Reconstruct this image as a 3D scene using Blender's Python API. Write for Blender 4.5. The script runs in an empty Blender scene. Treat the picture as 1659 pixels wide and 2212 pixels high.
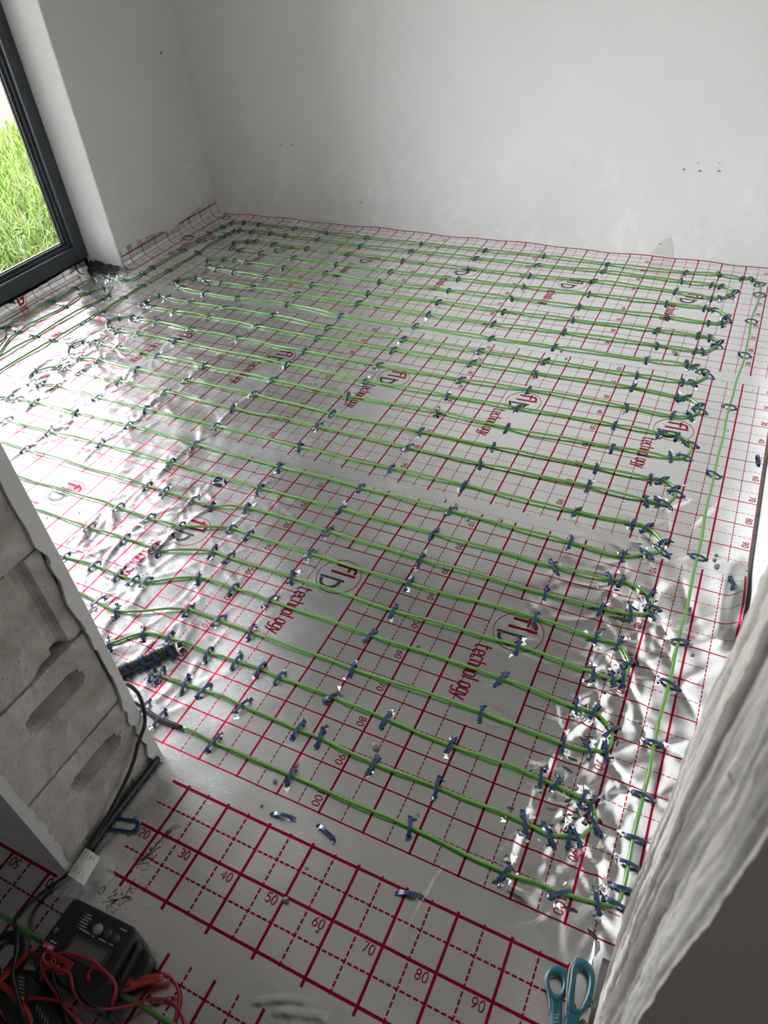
import bpy, bmesh, math, random
import numpy as np
from mathutils import Matrix, Vector

# ------------------------------------------------------------------ camera
S = bpy.context.scene
COL = S.collection
F_PX = 1559.66
CAM_LOC = (0.50921, -1.52527, 1.40131)
CAM_R = [[0.899475, 0.43112, -0.07128], [0.23672, -0.617855, -0.749813], [-0.3673, 0.657564, -0.657799]]          # rows: right, down, forward
cd = bpy.data.cameras.new('camera')
cam = bpy.data.objects.new('camera', cd); COL.objects.link(cam)
cd.sensor_fit = 'VERTICAL'; cd.lens = 6.9
cd.sensor_height = 6.9 * 2212 / F_PX; cd.sensor_width = cd.sensor_height * 1659 / 2212
cd.clip_start = 0.02; cd.clip_end = 200
r, d, f = [Vector(x) for x in CAM_R]
m3 = Matrix((r, -d, -f)).transposed()
cam.matrix_world = Matrix.Translation(CAM_LOC) @ m3.to_4x4()
cd.dof.use_dof = True; cd.dof.focus_distance = 2.2; cd.dof.aperture_fstop = 2.0
S.camera = cam
# ------------------------------------------------------------------ light, exposure
w = bpy.data.worlds.new('overcast_sky'); S.world = w; w.use_nodes = True
bg = w.node_tree.nodes['Background']
bg.inputs['Color'].default_value = (0.965, 0.955, 1.01, 1)
bg.inputs['Strength'].default_value = 5.0
S.view_settings.view_transform = 'Standard'; S.view_settings.look = 'None'
S.view_settings.gamma = 1; S.view_settings.use_curve_mapping = False
S.view_settings.exposure = 2.15
S.cycles.use_denoising = True
S.cycles.max_bounces = 14; S.cycles.diffuse_bounces = 8; S.cycles.glossy_bounces = 8; S.cycles.transparent_max_bounces = 12
S.cycles.sample_clamp_indirect = 3.0; S.cycles.sample_clamp_direct = 0.6
def portal(name, loc, rot, sx, sy):
    # sampling portal in a wall opening: guides sky sampling through it, gives off no light of its own
    l = bpy.data.lights.new(name, 'AREA'); l.shape = 'RECTANGLE'; l.size = sx; l.size_y = sy; l.cycles.is_portal = True
    o = bpy.data.objects.new(name, l); COL.objects.link(o); o.location = loc; o.rotation_euler = rot
portal('daylight_portal', (-2.66, .08, 1.16), (0, -math.pi/2, 0), 2.2, 2.0)
portal('daylight_portal', (.40, -3.12, 1.35), (math.pi/2, 0, 0), .3, .3)  # for the unseen opening added behind the camera to lighten the hall

rnd = random.Random(7)
rs = np.random.RandomState(11)
# ------------------------------------------------------------------ mesh helpers
class MB:
    def __init__(s): s.v = []; s.f = []; s.m = []
    def add(s, v, f, mi=0):
        o = len(s.v); s.v += [tuple(map(float, p)) for p in v]
        s.f += [tuple(i + o for i in q) for q in f]; s.m += [mi] * len(f)
        return s
    def box(s, x0, x1, y0, y1, z0, z1, mi=0):
        v = [(x, y, z) for z in (z0, z1) for y in (y0, y1) for x in (x0, x1)]
        return s.add(v, [(0,2,3,1),(4,5,7,6),(0,1,5,4),(2,6,7,3),(0,4,6,2),(1,3,7,5)], mi)
    def tube(s, path, rad, n=8, caps=True, mi=0, flat=1.0):
        P = np.array(path, float); k = len(P)
        T = np.gradient(P, axis=0); T /= np.linalg.norm(T, axis=1)[:, None] + 1e-12
        up = np.array([0, 0, 1.0])
        if abs(T[0] @ up) > .9: up = np.array([1.0, 0, 0])
        a = np.cross(T[0], up); a /= np.linalg.norm(a)
        R = np.full(k, rad) if np.isscalar(rad) else np.array(rad, float)
        ang = np.arange(n) * 2 * math.pi / n
        V = []
        for i in range(k):
            a = a - T[i] * (a @ T[i]); a /= np.linalg.norm(a) + 1e-12
            b = np.cross(T[i], a)
            V.append(P[i] + R[i] * (np.cos(ang)[:, None] * a + flat * np.sin(ang)[:, None] * b))
        V = np.concatenate(V)
        F = [(i*n+j, i*n+(j+1) % n, (i+1)*n+(j+1) % n, (i+1)*n+j) for i in range(k-1) for j in range(n)]
        if caps: F += [tuple(range(n))[::-1], tuple((k-1)*n+j for j in range(n))]
        return s.add(V, F, mi)
    def prism(s, poly, z0, z1, mi=0):
        n = len(poly)
        A = sum(poly[i][0]*poly[(i+1) % n][1]-poly[(i+1) % n][0]*poly[i][1] for i in range(n))
        if A < 0: poly = poly[::-1]
        v = [(x, y, z0) for x, y in poly] + [(x, y, z1) for x, y in poly]
        return s.add(v, [tuple(range(n))[::-1], tuple(range(n, 2*n))] + [(i, (i+1) % n, (i+1) % n+n, i+n) for i in range(n)], mi)
    def lathe(s, prof, c=(0,0,0), n=40, mi=0):
        v = []; k = len(prof)
        for r_, z in prof:
            v += [(c[0]+r_*math.cos(t*2*math.pi/n), c[1]+r_*math.sin(t*2*math.pi/n), c[2]+z) for t in range(n)]
        return s.add(v, [(i*n+j, i*n+(j+1) % n, (i+1)*n+(j+1) % n, (i+1)*n+j) for i in range(k-1) for j in range(n)], mi)
    def mesh(s, name, mats, smooth=False):
        me = bpy.data.meshes.new(name); me.from_pydata(s.v, [], s.f)
        for m in (mats if isinstance(mats, (list, tuple)) else [mats]): me.materials.append(m)
        if any(s.m): me.polygons.foreach_set('material_index', s.m)
        if smooth: me.polygons.foreach_set('use_smooth', [True] * len(s.f))
        me.update(); return me
    def build(s, name, mats, parent=None, smooth=False, bevel=0, seg=2, **tags):
        me = s.mesh(name, mats, smooth)
        o = bpy.data.objects.new(name, me); COL.objects.link(o)
        if parent: o.parent = parent
        if bevel:
            b = o.modifiers.new('bevel', 'BEVEL'); b.width = bevel; b.segments = seg; b.limit_method = 'ANGLE'; b.angle_limit = .7
        for k, val in tags.items(): o[k] = val
        return o
def tag(o, label, cat, group=None, kind=None):
    o['label'] = label; o['category'] = cat
    if group: o['group'] = group
    if kind: o['kind'] = kind
    return o
def empty(name, loc=(0,0,0)):
    o = bpy.data.objects.new(name, None); COL.objects.link(o); o.location = loc; o.empty_display_size = .05; return o
def crom(P, step=.01, closed=False):
    """centripetal Catmull-Rom through P, resampled to about `step`"""
    P = [np.array(q, float) for q in P]
    Q = [P[-1]]+P+[P[0], P[1]] if closed else [2*P[0]-P[1]]+P+[2*P[-1]-P[-2]]
    out = []
    for i in range(1, len(Q)-2):
        p0, p1, p2, p3 = Q[i-1:i+3]
        t0 = 0; t1 = t0+max(np.linalg.norm(p1-p0), 1e-6)**.5; t2 = t1+max(np.linalg.norm(p2-p1), 1e-6)**.5; t3 = t2+max(np.linalg.norm(p3-p2), 1e-6)**.5
        n = max(2, int(np.linalg.norm(p2-p1)/step))
        for t in np.linspace(t1, t2, n, endpoint=False):
            a1 = (t1-t)/(t1-t0)*p0+(t-t0)/(t1-t0)*p1; a2 = (t2-t)/(t2-t1)*p1+(t-t1)/(t2-t1)*p2; a3 = (t3-t)/(t3-t2)*p2+(t-t2)/(t3-t2)*p3
            b1 = (t2-t)/(t2-t0)*a1+(t-t0)/(t2-t0)*a2; b2 = (t3-t)/(t3-t1)*a2+(t-t1)/(t3-t1)*a3
            out.append((t2-t)/(t2-t1)*b1+(t-t1)/(t2-t1)*b2)
    if not closed: out.append(P[-1])
    return np.array(out)
def sst(a, b, x):
    t = np.clip((x-a)/(b-a), 0, 1); return t*t*(3-2*t)

# ------------------------------------------------------------------ material helpers
class NT:
    def __init__(s, name):
        s.mat = bpy.data.materials.new(name); s.mat.use_nodes = True
        s.t = s.mat.node_tree; s.b = s.t.nodes['Principled BSDF']; s.out = s.t.nodes['Material Output']
    def node(s, typ, **kw):
        n = s.t.nodes.new(typ)
        for k, v in kw.items(): setattr(n, k, v)
        return n
    def link(s, a, b): s.t.links.new(a, b)
    def put(s, sock, v):
        if hasattr(v, 'is_output'): s.link(v, sock)
        elif isinstance(v, (tuple, list)) and len(v) == 3 and sock.type == 'RGBA': sock.default_value = (*v, 1)
        else: sock.default_value = v
    def m(s, op, a, b=None, c=None):
        n = s.node('ShaderNodeMath', operation=op)
        for i, v in enumerate((a, b, c)):
            if v is not None: s.put(n.inputs[i], v)
        return n.outputs[0]
    def coord(s, which='Object'): return s.node('ShaderNodeTexCoord').outputs[which]
    def noise(s, scale, detail=4, rough=.55, vec=None, dist=0):
        n = s.node('ShaderNodeTexNoise'); n.inputs['Scale'].default_value = scale; n.inputs['Detail'].default_value = detail
        n.inputs['Roughness'].default_value = rough; n.inputs['Distortion'].default_value = dist
        if vec is not None: s.link(vec, n.inputs['Vector'])
        return n.outputs['Fac']
    def ramp(s, fac, stops):
        n = s.node('ShaderNodeValToRGB'); e = n.color_ramp.elements
        while len(e) < len(stops): e.new(.5)
        for k, (pos, c) in enumerate(stops):
            e[k].position = pos; e[k].color = (*c, 1) if isinstance(c, (tuple, list)) else (c, c, c, 1)
        s.link(fac, n.inputs[0]); return n.outputs[0]
    def mix(s, fac, a, b):
        n = s.node('ShaderNodeMix', data_type='RGBA'); s.put(n.inputs[0], fac); s.put(n.inputs[6], a); s.put(n.inputs[7], b); return n.outputs[2]
    def bump(s, h, strength=.3, dist=.002, prev=None):
        n = s.node('ShaderNodeBump'); n.inputs['Strength'].default_value = strength; n.inputs['Distance'].default_value = dist
        s.link(h, n.inputs['Height'])
        if prev is not None: s.link(prev, n.inputs['Normal'])
        return n.outputs[0]
    def set(s, **kw):
        for k, v in kw.items(): s.put(s.b.inputs[k.replace('_', ' ')], v)
        return s.mat
def simple(name, col, rough=.5, metal=0, var=.12, scale=40, bump=0, coat=0):
    n = NT(name); c = n.noise(scale, 3, vec=n.coord())
    n.set(Base_Color=n.mix(c, tuple(x*(1-var) for x in col), tuple(min(1, x*(1+var)) for x in col)), Roughness=rough, Metallic=metal)
    if coat: n.b.inputs['Coat Weight'].default_value = coat
    if bump: n.set(Normal=n.bump(n.noise(scale*4, 4, vec=n.coord()), bump, .001))
    return n.mat

def plaster(name, base, mott=.06, rough_bump=.12):
    n = NT(name); co = n.coord()
    big = n.noise(1.3, 5, .6, co, .4); mid = n.noise(6, 5, .65, co, .8); fine = n.noise(60, 4, .6, co)
    f1 = n.ramp(big, [(.3, 0.0), (.7, 1.0)])
    c = n.mix(f1, tuple(x*(1-mott) for x in base), tuple(x*(1+mott*.6) for x in base))
    spots = n.ramp(mid, [(.53, 0.0), (.64, 1.0)])
    # lighter skim patches low on the wall
    z = n.node('ShaderNodeSeparateXYZ'); n.link(co, z.inputs[0])
    low = n.m('SUBTRACT', 1.0, n.m('MULTIPLY', z.outputs[2], 1.6)); low = n.m('MAXIMUM', n.m('MINIMUM', low, 1.0), .12)
    c = n.mix(n.m('MULTIPLY', n.m('MULTIPLY', spots, low), .7), c, tuple(min(1, x*1.15) for x in base))
    dark = n.ramp(n.noise(9, 6, .7, co, 1.2), [(.57, 0.0), (.70, 1.0)])
    c = n.mix(n.m('MULTIPLY', n.m('MULTIPLY', dark, low), .5), c, tuple(x*.82 for x in base))
    n.set(Base_Color=c, Roughness=.85)
    sc = n.node('ShaderNodeMapping'); sc.inputs['Scale'].default_value = (3, 3, 14); n.link(co, sc.inputs[0])
    tro = n.noise(2.5, 4, .6, sc.outputs[0], .5)
    n.set(Normal=n.bump(fine, rough_bump, .0015, n.bump(tro, .10, .004)))
    return n.mat
M = {}
M['plaster'] = plaster('grey_plaster', (.53, .525, .51))
def rough():
    n = NT('rough_mortar'); co = n.coord(); mp = n.node('ShaderNodeMapping'); mp.inputs['Scale'].default_value = (1, 24, 1.6); n.link(co, mp.inputs[0])
    band = n.noise(1.0, 5, .6, mp.outputs[0], .3); g = n.noise(55, 5, .7, co); s2 = n.noise(14, 4, .65, co)
    c = n.mix(n.ramp(band, [(.42, 0.0), (.55, 1.0)]), (.16, .148, .125), (.43, .41, .37))
    c = n.mix(n.ramp(s2, [(.58, 0.0), (.72, .6)]), c, (.20, .185, .16))
    c = n.mix(n.ramp(g, [(.62, 0.0), (.72, .7)]), c, (.12, .11, .095))
    n.set(Base_Color=c, Roughness=.95, Normal=n.bump(g, .9, .003, n.bump(band, .5, .006))); return n.mat
M['plaster_rough'] = rough()
M['hall_shade'] = plaster('hall_shade_plaster', (.36, .305, .27), .12, .5)  # plaster with the hall's dim, warm light painted in as brown
M['ceiling'] = simple('raw_concrete_ceiling', (.27, .267, .26), .9, scale=6)
M['chip'] = simple('chipped_plaster', (.16, .15, .13), .95)
M['bare'] = simple('bare_plaster', (.46, .45, .42), .95, scale=90, bump=.6)
M['concrete'] = simple('concrete', (.30, .29, .27), .9, bump=.4)
def block_mat():
    n = NT('aerated_block'); co = n.coord()
    pore = n.node('ShaderNodeTexVoronoi'); pore.inputs['Scale'].default_value = 95; n.link(co, pore.inputs['Vector'])
    pf = n.ramp(pore.outputs['Distance'], [(.10, 0.0), (.28, 1.0)])
    pm = n.ramp(n.noise(14, 3, .6, co), [(.50, 0.0), (.66, 1.0)])
    p = n.m('MAXIMUM', pf, n.m('SUBTRACT', 1.0, pm))
    st = n.noise(7, 6, .7, co, .6)
    c = n.mix(n.ramp(st, [(.42, 0.0), (.64, 1.0)]), (.47, .44, .40), (.27, .25, .22))
    c = n.mix(p, (.24, .225, .2), c)
    n.set(Base_Color=c, Roughness=.95, Normal=n.bump(p, .5, .002, n.bump(n.noise(160, 3, .7, co), .35, .0012)))
    return n.mat
M['block'] = block_mat()

INK = (.46, .012, .05)
def foil(name, vmax=None, grid=True):
    """metallised film; red grid print computed from UV (centimetres of the printed ruler)"""
    n = NT(name)
    tc = n.node('ShaderNodeTexCoord'); co = tc.outputs['Object']
    col = (.935, .94, .945)
    if grid:
        sp = n.node('ShaderNodeSeparateXYZ'); n.link(tc.outputs['UV'], sp.inputs[0]); u, v = sp.outputs[0], sp.outputs[1]
        def fam(a, b, ws, wd):
            fr = n.m('FRACT', n.m('DIVIDE', a, 10.0)); d = n.m('MULTIPLY', n.m('ABSOLUTE', n.m('SUBTRACT', fr, .5)), 10.0)
            sol = n.m('GREATER_THAN', d, 5-ws/2)
            das = n.m('MULTIPLY', n.m('LESS_THAN', d, wd/2), n.m('LESS_THAN', n.m('FRACT', n.m('DIVIDE', b, 1.25)), .76))
            return n.m('MAXIMUM', sol, das)
        def rng(a, lo, hi): return n.m('MULTIPLY', n.m('GREATER_THAN', a, lo), n.m('LESS_THAN', a, hi))
        yl = n.m('MULTIPLY', fam(u, v, .52, .26), rng(v, 3.0, vmax))
        xl = n.m('MULTIPLY', fam(v, u, .34, .20), rng(v, 4.5, vmax+.2))
        cu = n.m('MULTIPLY', n.m('FRACT', n.m('DIVIDE', u, 50.0)), 50.0)
        cell = n.m('MULTIPLY', rng(cu, 15.2, 29.74), rng(v, 30.3, 69.7))
        ink = n.m('MULTIPLY', n.m('MAXIMUM', yl, xl), n.m('SUBTRACT', 1.0, cell))
        base = n.mix(ink, col, INK)
    else: base = col
    worn = n.ramp(n.noise(3.2, 4, .6, co, .5), [(.40, 0.0), (.66, 1.0)])
    scr = n.node('ShaderNodeMapping'); scr.inputs['Rotation'].default_value = (0, 0, .6); scr.inputs['Scale'].default_value = (1, 7, 1); n.link(co, scr.inputs[0])
    sn = n.noise(55, 6, .75, scr.outputs[0], 1.0); sn2 = n.noise(140, 5, .7, co, .6)
    sx = n.node('ShaderNodeSeparateXYZ'); n.link(co, sx.inputs[0])
    rub = n.m('MINIMUM', n.m('MAXIMUM', n.m('MULTIPLY', n.m('SUBTRACT', .25, sx.outputs[0]), 1.6), 0.0), 1.0)      # trodden, scuffed side
    ro = n.m('ADD', n.m('ADD', .11, n.m('MULTIPLY', worn, .08)), n.m('MULTIPLY', rub, .10))
    ro = n.m('ADD', ro, n.m('MULTIPLY', n.ramp(sn, [(.5, 0.0), (.75, 1.0)]), .10))
    if grid: ro = n.m('ADD', ro, n.m('MULTIPLY', ink, .05))
    nb = n.bump(sn, .14, .0009); nb = n.bump(sn2, .14, .0005, nb)
    n.set(Base_Color=base, Metallic=1.0, Roughness=ro, Normal=nb)
    return n.mat
M['foil_near'] = foil('printed_foil', 100.25)
M['foil'] = foil('printed_foil', 96.8)
M['foil_plain'] = foil('plain_foil', grid=False)
M['tape_'] = simple('silver_tape', (.925, .93, .935), .16, 1.0, .02, 12, bump=.02)
M['ink'] = simple('red_ink', INK, .25, 1.0, .05)
M['ink_black'] = simple('black_ink', (.012, .012, .014), .35, .3, .05)
M['cable'] = simple('green_sheath', (.095, .25, .042), .30, 0, .10, 30)
M['cable'].node_tree.nodes['Principled BSDF'].inputs['Coat Weight'].default_value = .3
M['clip'] = simple('blue_plastic', (.011, .034, .092), .33, 0, .25, 60)
M['black'] = simple('black_rubber', (.012, .012, .014), .38, 0, .2)
M['blackm'] = simple('black_plastic', (.016, .017, .02), .5, 0, .2, 80, bump=.15)
M['hole'] = simple('puncture_shadow', (.02, .02, .022), .9)
M['frame'] = simple('anthracite_aluminium', (.030, .036, .044), .42, 0, .06, 120, bump=.05)
M['red'] = simple('red_lead', (.34, .018, .03), .35)
M['redp'] = simple('red_plastic', (.36, .03, .015), .4)
M['teal'] = simple('teal_plastic', (.005, .080, .108), .38, 0, .08)
M['greyr'] = simple('grey_rubber', (.23, .22, .21), .6)
M['steel'] = simple('brushed_steel', (.55, .55, .55), .25, 1.0)
M['white'] = simple('white_paper', (.72, .74, .72), .7, 0, .04)
M['lcd'] = simple('lcd_screen', (.13, .13, .11), .25, 0, .03)
M['greyb'] = simple('grey_button', (.27, .27, .26), .5)
M['darkb'] = simple('dark_button', (.05, .05, .052), .5)
M['print'] = simple('white_print', (.45, .45, .44), .6)
M['copper'] = simple('tarnished_brass', (.20, .12, .045), .4, 1.0)
M['yellow'] = simple('amber_plastic', (.55, .30, .03), .4)
M['stone'] = simple('mortar_crumb', (.17, .16, .14), .95, 0, .4, 300)
def film():
    n = NT('clear_film'); n.set(Base_Color=(.85, .92, .88), Roughness=.12, IOR=1.3, Transmission_Weight=.0)
    t = n.node('ShaderNodeBsdfTransparent'); g = n.node('ShaderNodeMixShader'); g.inputs[0].default_value = .28
    n.link(t.outputs[0], g.inputs[1]); n.link(n.b.outputs[0], g.inputs[2]); n.link(g.outputs[0], n.out.inputs[0])
    n.set(Normal=n.bump(n.noise(45, 4, .7, n.coord(), 1.5), .9, .004)); return n.mat
M['film'] = film()
def pane():
    n = NT('window_glass'); t = n.node('ShaderNodeBsdfTransparent'); t.inputs[0].default_value = (.95, .97, .96, 1)
    gl = n.node('ShaderNodeBsdfGlossy'); gl.inputs['Roughness'].default_value = .0
    fr = n.node('ShaderNodeFresnel'); fr.inputs[0].default_value = 1.35
    mx = n.node('ShaderNodeMixShader'); n.link(fr.outputs[0], mx.inputs[0]); n.link(t.outputs[0], mx.inputs[1]); n.link(gl.outputs[0], mx.inputs[2])
    n.link(mx.outputs[0], n.out.inputs[0]); return n.mat
M['pane'] = pane()
def ground():
    n = NT('garden_soil'); co = n.coord()
    a = n.noise(2.2, 6, .65, co); b = n.noise(26, 5, .7, co)
    soil = n.mix(b, (.12, .09, .065), (.22, .165, .12))
    n.set(Base_Color=soil, Roughness=1.0, Normal=n.bump(b, .8, .02)); return n.mat
M['ground'] = ground()
def grass():
    n = NT('grass_blade'); oi = n.coord('Object'); a = n.noise(9, 3, .6, oi); b = n.noise(70, 2, .6, oi)
    c = n.mix(n.ramp(b, [(.35, 0.0), (.65, 1.0)]), (.038, .088, .006), (.108, .160, .016))
    c = n.mix(n.ramp(a, [(.4, 0.0), (.7, 1.0)]), c, (.060, .112, .008))
    n.set(Base_Color=c, Roughness=.5); n.b.inputs['Specular IOR Level'].default_value = .15
    n.b.inputs['Subsurface Weight'].default_value = 0
    return n.mat
M['grass'] = grass()

# ------------------------------------------------------------------ large structure
def struct(name, mb, mat, smooth=False, bevel=0, parent=None):
    o = mb.build(name, mat, parent, smooth, bevel)
    if not parent: o['kind'] = 'structure'
    return o
XL, XW, XR, YB, YF, YH, ZC = -2.335, -2.55, .715, 1.93, -1.022, -1.303, 2.62
struct('floor', MB().box(-2.9, 2.2, -3.2, 2.2, -.12, -.008), M['concrete'])
struct('ceiling', MB().box(-2.9, 2.2, -3.2, 2.2, ZC, ZC+.2), M['ceiling'])
wb = struct('wall_back', MB().box(-2.9, 1.0, YB, YB+.25, -.05, ZC), M['plaster'])
wl = MB()
wl.box(-2.645, XL, 1.09, YB+.02, -.05, ZC)              # pier between window and corner
wl.box(-2.645, XL, -.93, 1.09, 2.28, ZC)                # lintel
wl.box(-2.645, XL, YF-.01, -.93, -.05, ZC)
wl = struct('wall_left', wl, M['plaster'], bevel=.006)
wr = struct('wall_right', MB().box(XR, XR+.25, -1.0, YB+.02, -.05, ZC), M['plaster'])
# doorway wall, stub on the window side: plaster skins over block courses
wf = MB()
wf.box(-2.8, -.70, YF-.022, YH+.014, -.05, 2.12)
hz_ = [i*.006 for i in range(0, 355)]
_cr = np.interp(np.arange(400)*.006, np.sort(np.r_[0, 2.4*np.random.RandomState(4).rand(150), 2.4]), .0045*np.random.RandomState(6).randn(152)); _cr = np.clip(_cr, -.009, .007)
def crack(z): return YF-.020-.003*math.sin(z*9+1)+.003*math.sin(z*23)-abs(_cr[int(z/.006+.5)])*1.1
# room skin: outer face flat, end face with a broken inner edge
v, fc = [], []
for k, z in enumerate(hz_):
    yi = crack(z)
    v += [(-.384, YF-.001*math.sin(z*9), z), (-.384+.0015*math.sin(z*31), yi, z), (-.40, yi+.003, z), (-2.8, YF, z)]
for k in range(len(hz_)-1):
    a = 4*k
    fc += [(a, a+4, a+5, a+1), (a+1, a+5, a+6, a+2), (a+3, a+7, a+4, a)]
wf.add(v, fc)
# hall skin
v, fc = [], []
for k, z in enumerate(hz_):
    yi = YH+.016+.003*math.sin(z*8)+.5*_cr[int(z/.006+.5)]
    v += [(-.386, YH, z), (-.3865, yi, z), (-.41, yi-.002, z), (-2.8, YH, z)]
for k in range(len(hz_)-1):
    a = 4*k
    fc += [(a, a+1, a+5, a+4), (a+1, a+2, a+6, a+5), (a+3, a, a+4, a+7)]
wf.add(v, fc)
wf = struct('wall_front', wf, M['plaster'])
def block_mesh(kind, i):
    """one aerated block seen end-on: hand grip and / or vertical groove pressed into its end face"""
    r_ = np.random.RandomState(40+i); ny, nz, hy, hz = 40, 34, .247, .205
    yy = np.linspace(0, hy, ny); zz = np.linspace(.0015, hz-.0015, nz); Y, Z = np.meshgrid(yy, zz)
    D = .0002*r_.randn(*Y.shape)
    def dent(cy, cz, ly, lz, dep):
        q = np.hypot(np.maximum(np.abs(Y-cy)-(ly-lz)/2, 0), (Z-cz)*1.0)
        top = np.where(Z > cz, sst(.018, .011, q), sst(.028, .008, q))
        return dep*top
    if 'g' in kind: D += dent(.140, .138, .130, .040, .045)
    if 't' in kind: D += .014*sst(.017, .011, np.abs(Y-.196))
    if 'u' in kind: D += dent(.06, .12, .09, .04, .035)
    edge = np.minimum(np.minimum(Y, hy-Y), np.minimum(Z, hz-Z)); D += .004*sst(.007, 0, edge)*(.5+.5*np.abs(np.sin(Y*90+i)*np.sin(Z*70+i)))
    if 't' in kind: D += .012*sst(.02, 0, Z)*sst(.05, .02, np.abs(Y-.18))
    mb = MB(); mb.add(np.stack([-D, Y, Z], -1).reshape(-1, 3), [(j*ny+k, j*ny+k+1, (j+1)*ny+k+1, (j+1)*ny+k) for j in range(nz-1) for k in range(ny-1)])
    bk = [(-.3, 0, .0015), (-.3, hy, .0015), (-.3, hy, hz-.0015), (-.3, 0, hz-.0015)]; n0 = len(mb.v); mb.add(bk, [(0, 3, 2, 1)])
    ring = [k for k in range(ny)]; top = [(nz-1)*ny+k for k in range(ny)]; lf = [j*ny for j in range(nz)]; rt = [j*ny+ny-1 for j in range(nz)]
    mb.f += [tuple(ring[::-1]+[n0, n0+1]), tuple(top+[n0+2, n0+3]), tuple(lf+[n0+3, n0]), tuple(rt[::-1]+[n0+1, n0+2])]; mb.m += [0]*4
    return mb.mesh('block', M['block'], False)
bm_ = {}
for i, kind in enumerate(['g', 'g', 'tu', '', 'g', 'g', 'tu', 'g', '', 'g']):
    if kind not in bm_: bm_[kind] = block_mesh(kind, i)
    o = bpy.data.objects.new('block', bm_[kind]); COL.objects.link(o); o.parent = wf
    o.location = (-.391-.001*(i % 3), YH+.0145, .020+.2085*i)
MB().box(-.70, -.394, YH+.014, YF-.022, -.02, .021).build('mortar_bed', M['plaster_rough'], wf)
struct('trim_1', MB().box(-.39, .58, YH, YF, 2.12, ZC).box(-2.8, -.39, YH, YF, 2.12, ZC), M['plaster'])
# far side of the doorway: rough, ridged mortar jamb close to the camera
ny, nz = 110, 260
yy = np.linspace(0, 1, ny); zz = np.linspace(-.01, 2.12, nz); A, Z = np.meshgrid(yy, zz)
def fbm(x, y, seed, octs=5, lac=2.0):
    r_ = np.random.RandomState(seed); out = 0*x; amp = 1.0; fr = 1.0
    for o_ in range(octs):
        for _ in range(4):
            th = r_.rand()*2*math.pi; out = out+amp*np.sin(fr*(x*math.cos(th)+y*math.sin(th))*2*math.pi+r_.rand()*6.28)/4
        amp *= .55; fr *= lac
    return out
edge_y = YF+.03-.02*sst(.3, 0, Z)-.10*sst(.12, -.02, Z)+.004*fbm(Z*2, Z*0, 5)
Yj = edge_y+(YH-edge_y)*A
warp = A+.012*fbm(A*2, Z*.9, 21)
rid = -.0075*sst(.62, .12, np.abs(np.sin(warp*12.2+.9*np.sin(Z*1.7))))-.0035*sst(.5, .1, np.abs(np.sin(warp*27+Z*1.1)))+.0012*fbm(A*3, Z*9, 33)
rid = rid*sst(0, .06, A)*sst(1.0, .90, A)
lump = .0016*fbm(A*1.6, Z*4, 3)*sst(0, .08, A)
X = .5805-.001*A-rid-lump+.0011*fbm(A*9, Z*22, 9)+.011*sst(.65, 1.15, Z)
X = X-.010*sst(.12, .0, A)*0+.006*sst(.07, 0, A)
X = np.minimum(X, .612)
mb = MB(); mb.add(np.stack([X, Yj, Z], -1).reshape(-1, 3), [(j*ny+k, (j+1)*ny+k, (j+1)*ny+k+1, j*ny+k+1) for j in range(nz-1) for k in range(ny-1)])
# hall face and room return of the same wall
n0 = len(mb.v)
v = []
for j in range(nz):
    v += [(X[j, -1], Yj[j, -1], zz[j]), (X[j, -1]+.02, YH-.004, zz[j]), (2.2, YH-.004, zz[j]), (X[j, 0], Yj[j, 0], zz[j]), (X[j, 0]+.012, Yj[j, 0]+.006, zz[j]), (XR+.02, Yj[j, 0]+.006, zz[j])]
mb.add(v, [(6*j+k, 6*j+6+k, 6*j+7+k, 6*j+1+k) for j in range(nz-1) for k in (0, 1)]+[(6*j+k+1, 6*j+7+k, 6*j+6+k, 6*j+k) for j in range(nz-1) for k in (3, 4)])
mb.m[-(nz-1)*4:-(nz-1)*2] = [1]*((nz-1)*2)
struct('wall_front_jamb', mb, [M['plaster_rough'], M['hall_shade']], True).name = 'wall_front.001'
mb = MB().box(.62, 2.2, YH, -1.0, 2.12, ZC)
# hall shell; small unseen opening at the back added to brighten the hall
mb.box(-1.75, -1.6, -3.1, YH, -.05, ZC); mb.box(2.0, 2.15, -3.1, YH, -.05, ZC); mb.box(-1.75, .25, -3.2, -3.05, -.05, ZC); mb.box(.55, 2.15, -3.2, -3.05, -.05, ZC); mb.box(.25, .55, -3.2, -3.05, -.05, 1.2); mb.box(.25, .55, -3.2, -3.05, 1.5, ZC)
struct('wall_hall', mb, M['plaster'])
# small damage marks on the plaster
def chip(parent, p, axis, s, mat):
    mb = MB(); n = 9; pts = []
    for k in range(n):
        a = k*2*math.pi/n; r_ = s*.6*(.5+rnd.random()*.7); pts.append((r_*1.5*math.cos(a), r_*.8*math.sin(a)))
    ring = [(p[0]+a, p[1]-.0006, p[2]+b) if axis == 'y' else (p[0]+.0006, p[1]+a, p[2]+b) for a, b in pts]
    c = (p[0], p[1]-.0012, p[2]) if axis == 'y' else (p[0]+.0012, p[1], p[2])
    mb.add(ring+[c], [(k, (k+1) % n, n) for k in range(n)])
    return mb.build('plaster_chip', mat, parent)
for x, z, s in [(-1.907,.393,.004),(-1.833,.428,.004),(-1.832,.39,.008),(-1.757,.393,.009),(-1.735,.379,.004),(.184,.387,.008),(.251,.385,.009),(.324,.388,.009),(.236,.416,.005),(.32,.42,.005),(.148,.064,.012),(-.958,.202,.005),(-1.387,.131,.008)]:
    chip(wb, (x, YB, z), 'y', s, M['chip'])
chip(wl, (XL, 1.754, .831), 'x', .016, M['chip'])
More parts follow.
